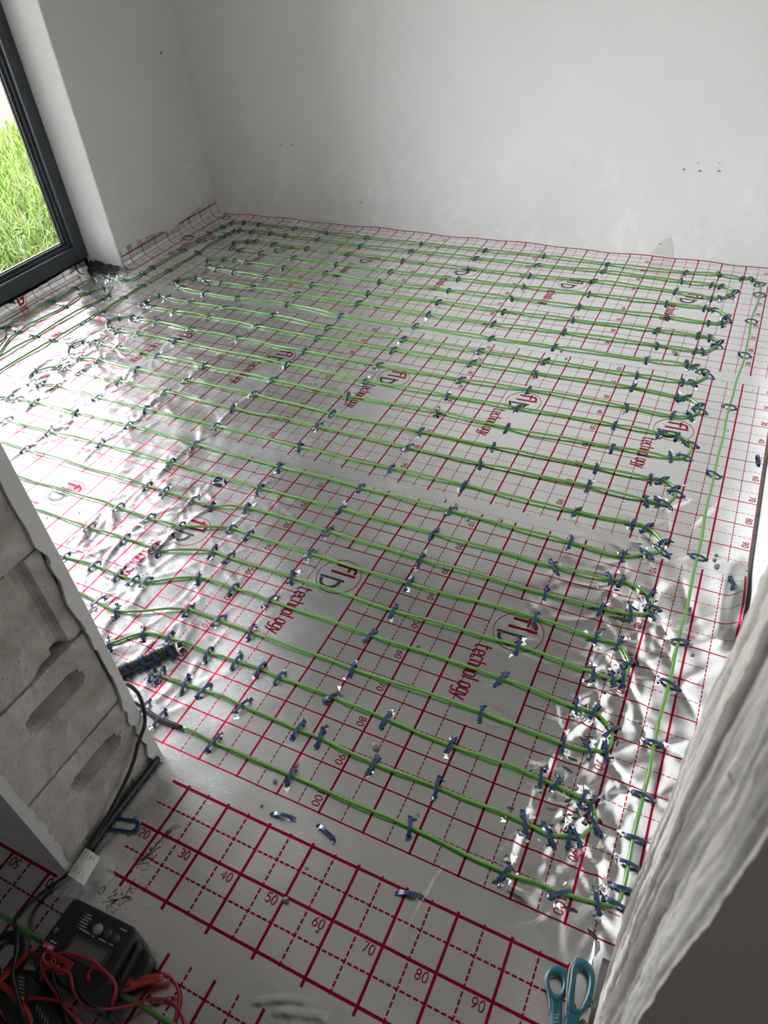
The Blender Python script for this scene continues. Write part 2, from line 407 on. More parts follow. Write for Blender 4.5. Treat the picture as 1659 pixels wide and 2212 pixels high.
for pts in ([(.105,.018),(.125,.05),(.15,.085),(.185,.102),(.205,.06),(.21,.012)], [(-1.69,.015),(-1.67,.03),(-1.63,.026),(-1.59,.02),(-1.57,.01)]):
    n = len(pts); c = (sum(p[0] for p in pts)/n, YB-.002, sum(p[1] for p in pts)/n)
    MB().add([(a, YB-.0004, b) for a, b in pts]+[c], [(k, (k+1) % n, n) for k in range(n)]).build('bare_patch', M['bare'], wb)

# ------------------------------------------------------------------ window
win = empty('window_1', (XW, .085, .045)); win['kind'] = 'structure'
def wpart(name, mb, mat, bevel=.0015, parent=win):
    o = mb.build(name, mat, parent, bevel=bevel); o.matrix_parent_inverse = Matrix.Translation(win.location).inverted() if parent is win else Matrix(); return o
Y0, Y1, Z0, Z1 = -.93, 1.098, .045, 2.28
def ring(x0, x1, iy, w_, mb=None):
    mb = mb or MB(); a0, a1, b0, b1 = Y0+iy, Y1-iy, Z0+iy, Z1-iy
    mb.box(x0, x1, a0, a0+w_, b0, b1); mb.box(x0, x1, a1-w_, a1, b0, b1)
    mb.box(x0, x1, a0+w_, a1-w_, b0, b0+w_); mb.box(x0, x1, a0+w_, a1-w_, b1-w_, b1); return mb
wpart('outer_frame', ring(-2.63, -2.55, 0, .074), M['frame'])
wpart('sash_frame', ring(-2.622, -2.573, .0742, .011), M['frame'])
wpart('glazing_bead', ring(-2.616, -2.589, .0854, .012), M['frame'])
wpart('gasket', ring(-2.612, -2.602, .0976, .004), M['black'], 0)
wpart('glass_pane', MB().box(-2.609, -2.605, Y0+.1, Y1-.1, Z0+.1, Z1-.1), M['pane'], 0)
wpart('base_packer', MB().box(-2.63, -2.565, Y0, Y1-.01, -.02, Z0), M['black'], 0)

# ------------------------------------------------------------------ garden
struct('ground', MB().box(-40, -2.8, -30, 40, -.4, -.10), M['ground'])
N = 30000
gx = -2.85-5.2*rs.rand(N*2)**1.15; gy = -.6+8.0*rs.rand(N*2)
far = (-2.85-gx)+.25*fbm(gx*.8, gy*.8, 77)+.55*fbm(gx*.3, gy*.3, 78)
keep = (gy < .6-.95*(gx+2.8)+1.0) & (gy > -.3-.25*(gx+2.8)*0) & ((far < 3.6) | (rs.rand(N*2) < .05))
gx, gy = gx[keep][:N], gy[keep][:N]; N = len(gx)
L = .10+.17*rs.rand(N)**1.3; az = rs.rand(N)*6.283; lean = .25+.75*rs.rand(N); wd = .0022+.0028*rs.rand(N)
V = np.zeros((N, 9, 3)); dx, dy = np.cos(az), np.sin(az)
tt = [0, .35, .68, .9, 1.0]
for k, t in enumerate(tt):
    out = L*lean*(t**1.8)*.75; up = L*(t-.42*lean*t**2.6)
    cx, cy, cz = gx+dx*out, gy+dy*out, -.10+up
    ww = wd*(1-t**2.2)
    if k < 4:
        V[:, 2*k] = np.stack([cx-dy*ww, cy+dx*ww, cz], -1); V[:, 2*k+1] = np.stack([cx+dy*ww, cy-dx*ww, cz], -1)
    else: V[:, 8] = np.stack([cx, cy, cz], -1)
fi = np.array([[0,1,3,2],[2,3,5,4],[4,5,7,6],[6,7,8,8]])
base = (np.arange(N)*9)[:, None, None]
quads = (fi[:3][None]+base).reshape(-1, 4); tris = (np.array([[6,7,8]])[None]+base).reshape(-1, 3)
me = bpy.data.meshes.new('grass'); 
me.vertices.add(N*9); me.vertices.foreach_set('co', V.reshape(-1))
me.loops.add(len(quads)*4+len(tris)*3); me.loops.foreach_set('vertex_index', np.concatenate([quads.reshape(-1), tris.reshape(-1)]))
me.polygons.add(len(quads)+len(tris))
me.polygons.foreach_set('loop_start', np.concatenate([np.arange(len(quads))*4, len(quads)*4+np.arange(len(tris))*3]))
me.update(calc_edges=True); me.materials.append(M['grass'])
go = bpy.data.objects.new('grass', me); COL.objects.link(go)
tag(go, 'long bright green grass growing outside the window', 'grass', kind='stuff')
mb = MB()
for _ in range(90):
    x = -3.0-3.2*rnd.random(); y = .4+(-.95*(x+2.8)+.6)*rnd.random(); z = -.10+.08+.09*rnd.random(); s = .016+.016*rnd.random(); a = rnd.random()*6.28; t = .5*rnd.random()
    c, sn = math.cos(a)*s, math.sin(a)*s
    mb.add([(x-c*1.4, y-sn*1.4, z-.01), (x-sn*.6, y+c*.6, z+t*.01), (x+c*1.4, y+sn*1.4, z-.012), (x+sn*.6, y-c*.6, z+.004)], [(0, 1, 2, 3)])
    mb.tube([(x-c*1.4, y-sn*1.4, z-.01), (x-c*1.8, y-sn*1.8, -.1)], .0015, 4)
o = mb.build('broad_weeds', M['grass']); tag(o, 'broad leaved weeds standing among the grass outside', 'weeds', kind='stuff')

# ------------------------------------------------------------------ digitised cable runs (millimetres on the floor; * = no clip there)
RUNS = {
'border':'575,-935 580,-904 580,-855 578,-804 579,-712 578,-586 581,-424 581,-295 581,10 578,380 578,764 591,1136 587,1412 599,1663 590,1763',
'run1':'552,1809 516,1802 423,1814 286,1803 -54,1801 -356,1811 -648,1805 -986,1798 -1299,1802 -1540,1807 -1747,1817 -1985,1822 -2088,1828 -2159,1805',
'line1':'-2170,1738 -2186,1633 -2178,1384 -2196,1155 -2190,1071 *-2188,1013 -2231,976 -2308,982 -2367,985 -2405,941 -2412,825 -2415,675 -2423,404 *-2330,300 *-2335,-300 *-2310,-700 *-2260,-760',
'line2':'*-2210,-700 *-2205,-300 *-2215,100 -2326,385 -2310,655 -2320,785 -2307,814 -2270,873 -2239,877',
'line3':'-2193,813 -2192,770 -2205,698 -2215,378 *-2221,185 *-2130,-300 *-2125,-700 *-2080,-760',
'line4':'*-2030,-700 *-2040,-200 *-2120,94 -2109,375 -2094,668 -2092,818 -2099,955 -2085,1140 -2077,1379 -2075,1603 -2072,1643',
'run2':'-2067,1697 -2040,1711 -1959,1715 -1843,1722 -1741,1709 -1542,1709 -1279,1692 -998,1699 -657,1699 -355,1704 -55,1715 284,1706 405,1708 443,1703 503,1666',
'run3':'492,1620 453,1588 421,1579 273,1597 -74,1602 -354,1581 -651,1577 -991,1581 -1289,1581 -1537,1590 -1739,1590 -1858,1599 -1908,1590 -1965,1548',
'run4':'-1934,1490 -1868,1473 -1742,1465 -1542,1460 -1289,1450 -993,1447 -653,1455 -345,1459 -60,1469 258,1476 407,1477 443,1473 498,1423',
'run5':'505,1397 488,1360 438,1348 282,1351 -67,1342 -360,1335 -652,1333 -994,1324 -1291,1343 -1523,1339 -1742,1343 -1823,1349 -1889,1347 -1966,1311',
'run6':'-1913,1239 -1844,1229 -1741,1223 -1548,1212 -1289,1211 -991,1200 -650,1211 -353,1210 -62,1218 264,1228 414,1229 456,1229 494,1201',
'run7':'492,1171 449,1113 422,1111 285,1110 -68,1104 -359,1090 -646,1085 -988,1094 -1304,1093 -1545,1095 -1730,1096 -1830,1099 -1890,1109 -1958,1061',
'run8':'-1957,1033 -1888,990 -1738,981 -1552,976 -1293,993 -1005,965 -656,971 -326,971 -73,980 268,987 408,998 435,995 467,971',
'run9':'488,948 446,880 413,875 259,873 -75,864 -332,857 -658,857 -1008,856 -1294,876 -1552,876 -1745,875 -1883,876 -1930,877 -1965,820',
'run10':'-1959,802 -1916,776 -1883,774 -1758,776 -1566,775 -1306,765 -1003,760 -659,763 -329,764 -85,768 261,784 411,772 438,776 485,739',
'run11':'493,707 469,667 415,651 266,655 -74,653 -326,640 -663,636 -996,639 -1325,649 -1574,650 -1762,659 -1867,657 -1918,669 -1968,637 -1993,599',
'run12':'-1939,537 -1880,537 -1772,539 -1570,542 -1009,528 -659,521 -331,523 -75,530 252,537 400,538 447,542',
'run13':'493,512 486,438 447,422 272,414 -71,402 -327,413 -672,402 -1000,405 -1327,412 -1569,417 -1777,411 -1878,416 -1917,415 -1970,410 -1990,360',
'run14':'*-1967,321 -1933,293 -1873,290 -1780,304 -1573,295 -1323,295 -1015,295 -672,279 -333,283 -79,285 249,294 410,297 442,302 483,276',
'run15':'490,255 470,193 446,192 416,192 248,197 -86,186 -336,188 -680,193 -1033,189 -1351,196 -1578,198 -1788,200 -1869,205 -1903,200 -1979,142',
'run16':'*-1962,100 -1925,77 -1876,75 -1796,88 -1579,76 -1342,75 -1028,75 -678,67 -343,71 -97,72 244,71 401,79 439,76 489,30',
'run17':'493,-1 459,-28 404,-59 262,-60 -91,-52 -390,-50 -684,-51 -1030,-41 -1330,-33 -1583,-32 -1789,-37 -1874,-43 -1926,-42 *-2030,-80 *-2065,0',
'run18':'*-2080,-60 *-2040,-110 -1798,-163 -1588,-163 -1350,-157 -1039,-160 -685,-166 -399,-160 -100,-160 246,-163 391,-156 419,-151 494,-176',
'run19':'506,-212 504,-233 462,-255 393,-261 252,-265 -94,-268 -386,-261 -670,-261 -779,-291 -852,-289 -964,-287 -1034,-286 -1592,-274 *-1712,-273 *-1980,-260 *-2040,-310',
'run20':'*-2040,-360 *-1960,-400 *-1497,-402 -1054,-404 -930,-408 -813,-402 -663,-354 -598,-357 -390,-362 -87,-362 252,-351 403,-358 455,-357 490,-405',
'run21':'485,-447 464,-460 421,-461 239,-450 -85,-463 -390,-459 -599,-458 -657,-455 -807,-511 -829,-508 -936,-507 -1075,-509 *-1307,-505 *-1500,-530 *-1800,-430 *-1850,-470',
'run22':'*-1820,-520 *-1500,-630 -1050,-635 -942,-629 -852,-633 -797,-631 -761,-625 -632,-556 -517,-553 -400,-553 -104,-555 233,-555 407,-565 446,-562 491,-593',
'run23':'491,-644 457,-657 406,-663 221,-656 -98,-663 -387,-662 -490,-659 -586,-662 -763,-740 -834,-734 *-911,-730 *-1250,-720 *-1400,-700 *-1440,-740',
'run24':'*-1400,-790 *-1100,-840 *-830,-890 *-720,-870 -702,-835 -647,-771 -575,-757 -452,-756 -370,-752 -303,-748 -247,-752 -105,-750 34,-754 188,-759 385,-757 416,-759 473,-766 491,-772 *503,-790',
'run25':'504,-807 482,-846 468,-847 432,-861 383,-857 198,-857 57,-861 -79,-854 -134,-856 -285,-852 -395,-852 -447,-856 -520,-859 -541,-865',
'run26':'544,-945 483,-954 378,-961 181,-955 -92,-955 -291,-956 *-378,-954',
'sleeve':'*-378,-954 *-415,-956 -443,-957 -495,-949',
}
def parse(s):
    out = []
    for t in s.split():
        c = t[0] != '*'; x, y = t.lstrip('*').split(','); out.append((int(x)/1000, int(y)/1000, c))
    return out
RUNS = {k: parse(v) for k, v in RUNS.items()}

# ------------------------------------------------------------------ foil relief: one height field shared by every sheet, tape, print and flap
DX = .006
GX = np.arange(-2.62, .7361, DX); GY = np.arange(-1.86, 1.951, DX)
gX, gY = np.meshgrid(GX, GY)
WL = sst(-.35, -1.0, gX+.35*(gY+.3))*sst(1.0, .45, gY)          # strongly crinkled, towards the window and doorway wall
WR = sst(.02, .40, gX)*sst(.35, -.35, gY)                       # puckered round the near turns
WZ = np.clip(np.maximum(WL, WR), 0, 1)*sst(-1.06, -.98, gY)
def waves(lams, amps, n, seed, aniso=None):
    r_ = np.random.RandomState(seed); H_ = np.zeros_like(gX)
    for lam, amp in zip(lams, amps):
        for _ in range(n):
            th = r_.rand()*math.pi if aniso is None else aniso+.5*r_.randn()
            l = lam*(.7+.6*r_.rand()); H_ += amp/n**.5*np.sin(2*math.pi/l*(gX*math.cos(th)+gY*math.sin(th))+6.28*r_.rand())
    return H_
H = waves((.55, .22, .09), (.0009, .00035, .00010), 6, 1)
H += WZ*waves((.17, .075, .035), (.0009, .00038, .00011), 7, 2)
H += sst(-1.3, -2.0, gX)*sst(1.2, .8, gY)*waves((.30, .13), (.0018, .0007), 5, 4, 0.15)      # long ripples along the window
r_ = np.random.RandomState(5)
CLIPS = []
for name, P in RUNS.items():
    for i, (x, y, c) in enumerate(P):
        if not c: continue
        a = P[max(i-1, 0)]; b = P[min(i+1, len(P)-1)]
        CLIPS.append([name, x, y, math.atan2(b[1]-a[1], b[0]-a[0]), i])
def crease(x0, y0, th, ln, amp, wid, bend=0):
    """ridge that starts at a point, runs out along th and dies away"""
    m = ln+.03; i0, i1 = np.searchsorted(GX, (x0-m, x0+m)); j0, j1 = np.searchsorted(GY, (y0-m, y0+m))
    if i1 <= i0 or j1 <= j0: return
    u = (gX[j0:j1, i0:i1]-x0)*math.cos(th)+(gY[j0:j1, i0:i1]-y0)*math.sin(th)
    v = -(gX[j0:j1, i0:i1]-x0)*math.sin(th)+(gY[j0:j1, i0:i1]-y0)*math.cos(th)-bend*np.maximum(u, 0)**2
    wv = wid*(.45+u/ln*.9)
    H[j0:j1, i0:i1] += amp*np.exp(-(v/np.maximum(wv, .002))**2)*sst(-.005, .012, u)*sst(ln, ln*.25, u)
for name, x, y, th, i in CLIPS:
    j, k = int((y+1.86)/DX), int((x+2.62)/DX)
    z = float(WZ[min(max(j, 0), len(GY)-1), min(max(k, 0), len(GX)-1)]) if 0 <= k < len(GX) else 0
    for _ in range(2+int(6*z)):
        side = th+math.pi/2*r_.choice((-1, 1))
        crease(x+.018*math.cos(side), y+.018*math.sin(side), side+r_.randn()*.75, (.03+.05*r_.rand())*(1+1.3*z), (.00022+.0019*z)*(.4+.8*r_.rand()), .004+.006*r_.rand()*(1+z), r_.randn()*4)
for _ in range(170):                                                # loose creases of the crinkled side
    x, y = -.4-1.9*r_.rand(), -1.0+1.75*r_.rand()
    if float(WL[int((y+1.86)/DX), int((x+2.62)/DX)]) > r_.rand():
        crease(x, y, r_.choice((.2, 2.3, -1.2, 3.5))+r_.randn()*.5, .06+.16*r_.rand(), .0006+.0013*r_.rand(), .008+.007*r_.rand(), r_.randn()*2)
for _ in range(16):
    x, y = .38+.22*r_.rand(), -.75+1.0*r_.rand(); crease(x, y, r_.choice((-1.5, 1.5))+r_.randn()*.35, .10+.16*r_.rand(), .0012+.001*r_.rand(), .010+.006*r_.rand(), r_.randn())
crease(.262, -.985, -1.75, .30, .0022, .011, .15)                   # long soft fold across the seam in the doorway
crease(.23, -.88, 1.9, .10, .0014, .006)
for P in ([(.058, -1.332), (.082, -1.318), (.125, -1.296), (.150, -1.292)], [(.10, -1.328), (.148, -1.309), (.185, -1.299)]):
    for a, b in zip(P[:-1], P[1:]): crease(*a, math.atan2(b[1]-a[1], b[0]-a[0]), math.hypot(b[0]-a[0], b[1]-a[1])*1.3, .0025, .0035)
# sheet curls up at the right-hand wall near the middle seam
H += .045*sst(.655, .712, gX)**1.6*np.exp(-((gY+.13)/.10)**2)
H += .007*sst(1.905, 1.929, gY)*(1+.4*np.sin(gX*9)+.3*np.sin(gX*23))     # turned-up rim at the back wall
H = np.maximum(H-.0005, -.005)
def hz(x, y):
    x = np.asarray(x, float); y = np.asarray(y, float)
    a = np.clip((x-GX[0])/DX, 0, len(GX)-1.001); b = np.clip((y-GY[0])/DX, 0, len(GY)-1.001)
    i = a.astype(int); j = b.astype(int); fa = a-i; fb = b-j
    return (H[j, i]*(1-fa)+H[j, i+1]*fa)*(1-fb)+(H[j+1, i]*(1-fa)+H[j+1, i+1]*fa)*fb
def grid_sheet(name, y0, y1, mat, uv, mask, lift=0.0, parent=None, x0=-2.62, x1=.7361, zfun=None):
    j0, j1 = np.searchsorted(GY, (y0-1e-9, y1+1e-9)); i0, i1 = np.searchsorted(GX, (x0-1e-9, x1+1e-9))
    X_, Y_, Z_ = gX[j0:j1, i0:i1], gY[j0:j1, i0:i1], H[j0:j1, i0:i1]+lift
    nx, ny = i1-i0, j1-j0
    cx, cy = X_[:-1, :-1]+DX/2, Y_[:-1, :-1]+DX/2
    keep = mask(cx, cy).reshape(-1)
    ii = np.arange(nx*ny).reshape(ny, nx)
    q = np.stack([ii[:-1, :-1], ii[:-1, 1:], ii[1:, 1:], ii[1:, :-1]], -1).reshape(-1, 4)[keep]
    used = np.unique(q); remap = -np.ones(nx*ny, int); remap[used] = np.arange(len(used)); q = remap[q]
    co = np.stack([X_, Y_, Z_], -1).reshape(-1, 3)[used]
    me = bpy.data.meshes.new(name); me.vertices.add(len(co)); me.vertices.foreach_set('co', co.reshape(-1))
    me.loops.add(len(q)*4); me.loops.foreach_set('vertex_index', q.reshape(-1)); me.polygons.add(len(q)); me.polygons.foreach_set('loop_start', np.arange(len(q))*4)
    me.polygons.foreach_set('use_smooth', np.ones(len(q), bool)); me.update(calc_edges=True)
    l = me.uv_layers.new(name='UVMap'); uvs = np.stack(uv(co[:, 0]*100, -co[:, 1]*100), -1)[q.reshape(-1)]; l.data.foreach_set('uv', uvs.reshape(-1))
    me.materials.append(mat); o = bpy.data.objects.new(name, me); COL.objects.link(o)
    if parent: o.parent = parent
    return o
# print: glyphs as pen strokes in a 0.6 x 1 cell
def arc(cx, cy, rx, ry, a0, a1, n=7): return [(cx+rx*math.cos(math.radians(a0+(a1-a0)*k/n)), cy+ry*math.sin(math.radians(a0+(a1-a0)*k/n))) for k in range(n+1)]
GL = {'0': [arc(.3,.5,.26,.5,0,360,14)], '1': [[(.12,.78),(.34,1),(.34,0)]], '2': [arc(.3,.72,.26,.28,170,-20,6)+[(.04,0),(.58,0)]],
 '3': [arc(.28,.74,.25,.26,150,-90,7), arc(.28,.25,.28,.25,90,-150,7)], '4': [[(.42,0),(.42,1),(.02,.28),(.6,.28)]],
 '5': [[(.54,1),(.12,1),(.08,.55)]+arc(.29,.32,.27,.32,120,-150,8)], '6': [[(.48,.97),(.28,.8),(.1,.5)]+arc(.3,.3,.25,.3,160,-200,12)],
 '7': [[(.04,1),(.56,1),(.22,0)]], '8': [arc(.3,.74,.22,.26,0,360,12), arc(.3,.26,.27,.26,0,360,12)], '9': [arc(.3,.7,.25,.3,-20,340,12)+[(.5,.5),(.32,.2),(.12,.03)]],
 't': [[(.12,.95),(.12,.08),(.2,0),(.42,0)],[(-.02,.66),(.4,.66)]], 'e': [[(.08,.33),(.46,.33),(.46,.58),(.38,.66),(.16,.66),(.08,.58),(.08,.08),(.16,0),(.46,0)]],
 'c': [[(.46,.66),(.16,.66),(.08,.58),(.08,.08),(.16,0),(.46,0)]], 'h': [[(.08,0),(.08,1)],[(.08,.66),(.38,.66),(.46,.58),(.46,0)]], 'n': [[(.08,0),(.08,.66),(.38,.66),(.46,.58),(.46,0)]],
 'o': [[(.16,0),(.38,0),(.46,.08),(.46,.58),(.38,.66),(.16,.66),(.08,.58),(.08,.08),(.16,0)]], 'l': [[(.12,1),(.12,0)]],
 'g': [[(.46,.08),(.16,.08),(.08,.16),(.08,.58),(.16,.66),(.46,.66),(.46,-.16),(.38,-.26),(.08,-.26)]], 'y': [[(.04,.66),(.24,.05)],[(.46,.66),(.2,-.2),(.08,-.27)]],
 'U': [[(.05,1),(.05,.2),(.15,0),(.45,0),(.55,.2),(.55,1)]], 'N': [[(.05,0),(.05,1),(.55,0),(.55,1)]], 'I': [[(.1,0),(.1,1)]], '-': [[(.05,.5),(.35,.5)]], 'T': [[(0,1),(.6,1)],[(.3,1),(.3,0)]],
 'O': [arc(.3,.5,.28,.5,0,360,14)], 'A': [[(0,0),(.3,1),(.6,0)],[(.1,.35),(.5,.35)]], 'L': [[(.08,1),(.08,0),(.5,0)]], 'C': [arc(.32,.5,.28,.5,50,310,10)], 'E': [arc(.32,.5,.28,.5,50,310,10),[(.06,.5),(.45,.5)]],
 'G': [arc(.3,.5,.28,.5,50,330,10)+[(.58,.45),(.3,.45)]], 'H': [[(.05,0),(.05,1)],[(.55,0),(.55,1)],[(.05,.5),(.55,.5)]], 'D': [[(.05,0),(.05,1),(.35,1),(.55,.75),(.55,.25),(.35,0),(.05,0)]]}
ADV = {'l': .24, 'I': .22, '-': .42, 't': .46, '1': .6}
def text_strokes(txt, org, dx, dy, size, sx=1.0, adv=None, sp=.16):
    """pen strokes for txt; dx reading direction, dy up direction (unit 2-vectors)"""
    out = []; x = 0
    for ch in txt:
        for st in GL.get(ch, []):
            out.append([(org[0]+(x+a*sx)*size*dx[0]+b*size*dy[0], org[1]+(x+a*sx)*size*dx[1]+b*size*dy[1]) for a, b in st])
        x += ((adv or ADV.get(ch, .6))+sp)*sx
    return out, x*size
def ink(mb, pts, width, zf=None, lift=.0006, step=.012, mi=0, closed=False):
    """flat ribbon of ink laid on a surface z = zf(x, y)"""
    P = np.array(pts, float); Q = [P[0]]
    for a, b in zip(P[:-1], P[1:]):
        n = max(1, int(np.linalg.norm(b-a)/step))
        for k in range(1, n+1): Q.append(a+(b-a)*k/n)
    Q = np.array(Q)
    if len(Q) < 2: return
    T = np.gradient(Q, axis=0)
    T /= np.linalg.norm(T, axis=1)[:, None]+1e-12
    nrm = np.stack([-T[:, 1], T[:, 0]], -1)*width/2
    if not closed and len(P) > 2: pass
    a, b = Q+nrm, Q-nrm
    zf = zf or hz
    za, zb = zf(a[:, 0], a[:, 1])+lift, zf(b[:, 0], b[:, 1])+lift
    V_ = []
    for k in range(len(Q)): V_ += [(a[k, 0], a[k, 1], za[k]), (b[k, 0], b[k, 1], zb[k])]
    mb.add(V_, [(2*k, 2*k+1, 2*k+3, 2*k+2) for k in range(len(Q)-1)], mi)
def inside(x, y):            # floor area that foil covers
    room = (y > -1.03) & (x < .7025) & (x > np.where(y > 1.088, -2.333, -2.53))
    return room
RD, UP = (0, -1), (1, 0)     # print on the room sheets reads towards the doorway, letters' heads to the right-hand wall
def sheet_print(o, u0, off, nmax, y_lo, y_hi):
    red, blk = MB(), MB()
    for k in range(-6, 3):
        xc = (u0+50*k)/100
        if not -2.6 < xc < .72: continue
        for n in range(10, nmax+1, 10):
            y = -(n+off)/100
            st, wdt = text_strokes(str(n), (0, 0), RD, UP, .0165)
            org = (xc-.0235, y+.007+wdt)
            if not (inside(org[0], org[1]) and y_lo < org[1] < y_hi and inside(xc-.005, y)): continue
            for s_ in text_strokes(str(n), org, RD, UP, .0165)[0]: ink(red, s_, .0022)
    for k in range(-6, 3):
        cx, cy = (u0+50*k-27.4)/100, -(40.6+off)/100
        if not (-2.62 < cx < .64): continue
        if cy > 1.0 and cx < -2.2: continue
        L_ = lambda u, v: (cx+v/100, cy-u/100)
        edge_ = cx < -2.42; nr, nb_ = len(red.v), len(blk.v)
        ink(red, [L_(6.1*math.cos(t*.1571), 6.1*math.sin(t*.1571)) for t in range(41)], .0017)
        ink(red, [L_(-3.9, -2.4), L_(-3.9, 2.6), L_(-3.6, 3.4), L_(-2.9, 3.75), L_(-1.9, 3.75)], .0075)
        ink(red, [L_(-4.9, 1.7), L_(-2.2, 1.7)], .007)
        ink(red, [L_(-1.2, -2.9), L_(-1.2, 4.4)], .0075)
        ink(blk, [L_(1.2, -5.0), L_(1.2, 2.3)], .0065)
        ink(blk, [L_(1.9+2.6*math.cos(math.radians(a)), -1.5+2.65*math.sin(math.radians(a))) for a in range(100, -101, -12)], .0085)
        for s_ in text_strokes('technology', L_(6.9, -8.1), RD, UP, .042, .735, .52, .02)[0]: ink(red, s_, .0038)
        if edge_:                        # this block lies on the edge turned up under the window: bend it round
            xe, r0 = -2.533, .026
            for B_, k0 in ((red, nr), (blk, nb_)):
                for q in range(k0, len(B_.v)):
                    x_, y_, z_ = B_.v[q]; s_ = xe+r0-x_
                    if s_ > 0:
                        a_ = min(s_/r0, math.pi/2); ex = max(s_-r0*math.pi/2, 0); r1 = r0-.0022
                        B_.v[q] = (xe+r0-r1*math.sin(a_), y_, min(r0-r1*math.cos(a_)+ex, .046)+.0012)
    o_ = red.build('printed_numbers', M['ink'], o); o_['kind'] = 'stuff'; o_['label'] = 'red printed ruler numbers and lettering'
    o_ = blk.build('printed_letters', M['ink_black'], o); o_['kind'] = 'stuff'; o_['label'] = 'black printed round letters'
    return red
def curl(o, x_edge, y0, y1, height, mat, uv, r=.03, name='upturned_edge', wob=.0):
    """edge of a sheet turned up against the wall"""
    ys = np.arange(y0, y1+1e-6, .012); ts = np.linspace(-.02, 1, 12); V_, UV_ = [], []
    for y in ys:
        h_ = height(y)
        for t in ts:
            if t < 0: x, z, s = x_edge+r-t*.9, 0, t
            else:
                arc_l = r*math.pi/2; s_ = t*(arc_l+h_)
                if s_ < arc_l: a = s_/r; x, z = x_edge+r-r*math.sin(a), r-r*math.cos(a)
                else: x, z = x_edge, r+s_-arc_l
                s = s_
            x += wob*math.sin(y*31)*max(t, 0)+.0015*math.sin(y*83)*max(t, 0)
            V_.append((x, y, z+.0012+hz(x, y)*(1-max(t, 0)))); UV_.append(uv((x_edge+r-(s if t > 0 else t*.9))*100, -y*100))
    n = len(ts); mb = MB(); mb.add(V_, [(i*n+k, i*n+k+1, (i+1)*n+k+1, (i+1)*n+k) for i in range(len(ys)-1) for k in range(n-1)])
    c = mb.build(name, mat, o, True); l = c.data.uv_layers.new(name='UVMap')
    for lp in c.data.loops: l.data[lp.index].uv = UV_[lp.vertex_index]
    return c
SHEETS = [('B', 20.5, -98.2, 90, .0, .975, M['foil'], 'middle strip of silver foil insulation sheet printed with a red grid'),
          ('A', 0.0, 0.0, 100, -1.03, -.004, M['foil_near'], 'strip of silver foil sheet with red grid running inside the doorway'),
          ('C', 12.2, -196.0, 90, .98, 1.929, M['foil'], 'strip of silver foil sheet with red grid lying along the back wall')]
SO = {}
for key, u0, off, nmax, y0, y1, mat, lab in SHEETS:
    uv = lambda X_, Y_, u0=u0, off=off: (X_-u0+1000, Y_-off)
    o = grid_sheet('foil_sheet', y0, y1, mat, uv, inside)
    tag(o, lab, 'foil sheet', 'foil sheets covering the room floor'); SO[key] = o
    sheet_print(o, u0, off, nmax, y0, y1)
    if key == 'C':
        wave = lambda y: .030+.028*sst(1.55, 1.2, y)+.022*sst(1.6, 1.85, y)-.020*math.exp(-((y-1.50)/.06)**2)
        curl(o, XL+.0015, 1.10, 1.926, wave, mat, uv, .035)
        curl(o, -2.533, .98, 1.04, lambda y: .018, mat, uv, .026)
        mb = MB()
        ink(mb, [(x, 1.9265) for x in np.arange(-2.30, .70, .05)], .005)
        mb.build('printed_rim_line', M['ink'], o)
    elif key == 'B': curl(o, -2.533, .0, .974, lambda y: .018+.006*math.sin(y*7), mat, uv, .026)
    else: curl(o, -2.533, -.92, -.01, lambda y: .018, mat, uv, .026)
# hall sheet (other printing direction)
def hall(x, y): return (y < -1.022) & (y > -1.80) & (x > -1.55) & (x < .733) & ~((y > -1.300) & ((x < -.388) | (x > .574)))
hs = grid_sheet('foil_sheet', -1.80, -1.022, M['foil_plain'], lambda X_, Y_: (X_, Y_), hall, lift=-.0002)
tag(hs, 'silver foil sheet with upright red numbers passing through the doorway', 'foil sheet')
mb = MB()
def hok(x, y): return bool(hall(np.array(x), np.array(y)))
def dashed(a, b, wd, per=.0125, duty=.74):
    a, b = np.array(a, float), np.array(b, float); L_ = np.linalg.norm(b-a); n = int(L_/per)
    for k in range(n):
        p, q = a+(b-a)*k*per/L_, a+(b-a)*(k*per+per*duty)/L_
        if hok(*p) and hok(*q): ink(mb, [p, q], wd)
def solid(a, b, wd): ink(mb, [a, b], wd)
for Yr in (106.4, 116.45, 126.4): solid((-.323 if Yr > 110 else -.321, -Yr/100), (.525 if Yr < 110 else .57, -Yr/100), .0055)
for Yr in (111.4, 121.4): dashed((-.322, -Yr/100), (.565, -Yr/100), .0034)
for k in range(-3, 6):
    X_ = (2.2+10.06*k)/100
    if X_ > -.30: solid((X_, -1.0575), (X_, -1.2785), .0055)
    if -.30 < X_+.05 < .55: dashed((X_+.05, -1.0585), (X_+.05, -1.279), .0034)
for k, n in enumerate(range(20, 100, 10)):
    X_ = (-28.4+10.1*k)/100; s0, wdt = text_strokes(str(n), (0, 0), (1, 0), (0, 1), .0165)
    for s_ in text_strokes(str(n), (X_-.005-wdt, -1.1865), (1, 0), (0, 1), .0165)[0]: ink(mb, s_, .0022)
solid((-.75, -1.3155), (-.405, -1.3155), .0055); dashed((-.75, -1.363), (-.22, -1.363), .0034); dashed((-.13, -1.363), (.72, -1.363), .0034)
solid((-.75, -1.413), (.72, -1.413), .004)
for X_ in (-.623, -.523, -.424): solid((X_, -1.3155), (X_, -1.79), .0055); dashed((X_+.05, -1.318), (X_+.05, -1.79), .0034)
for k in range(0, 9):
    X_ = (-21.9+10.05*k)/100; y_ = -1.331 if X_ > -.15 else -1.372
    solid((X_, y_), (X_, -1.79), .0055); dashed((X_+.05, y_-.001), (X_+.05, -1.79), .0034)
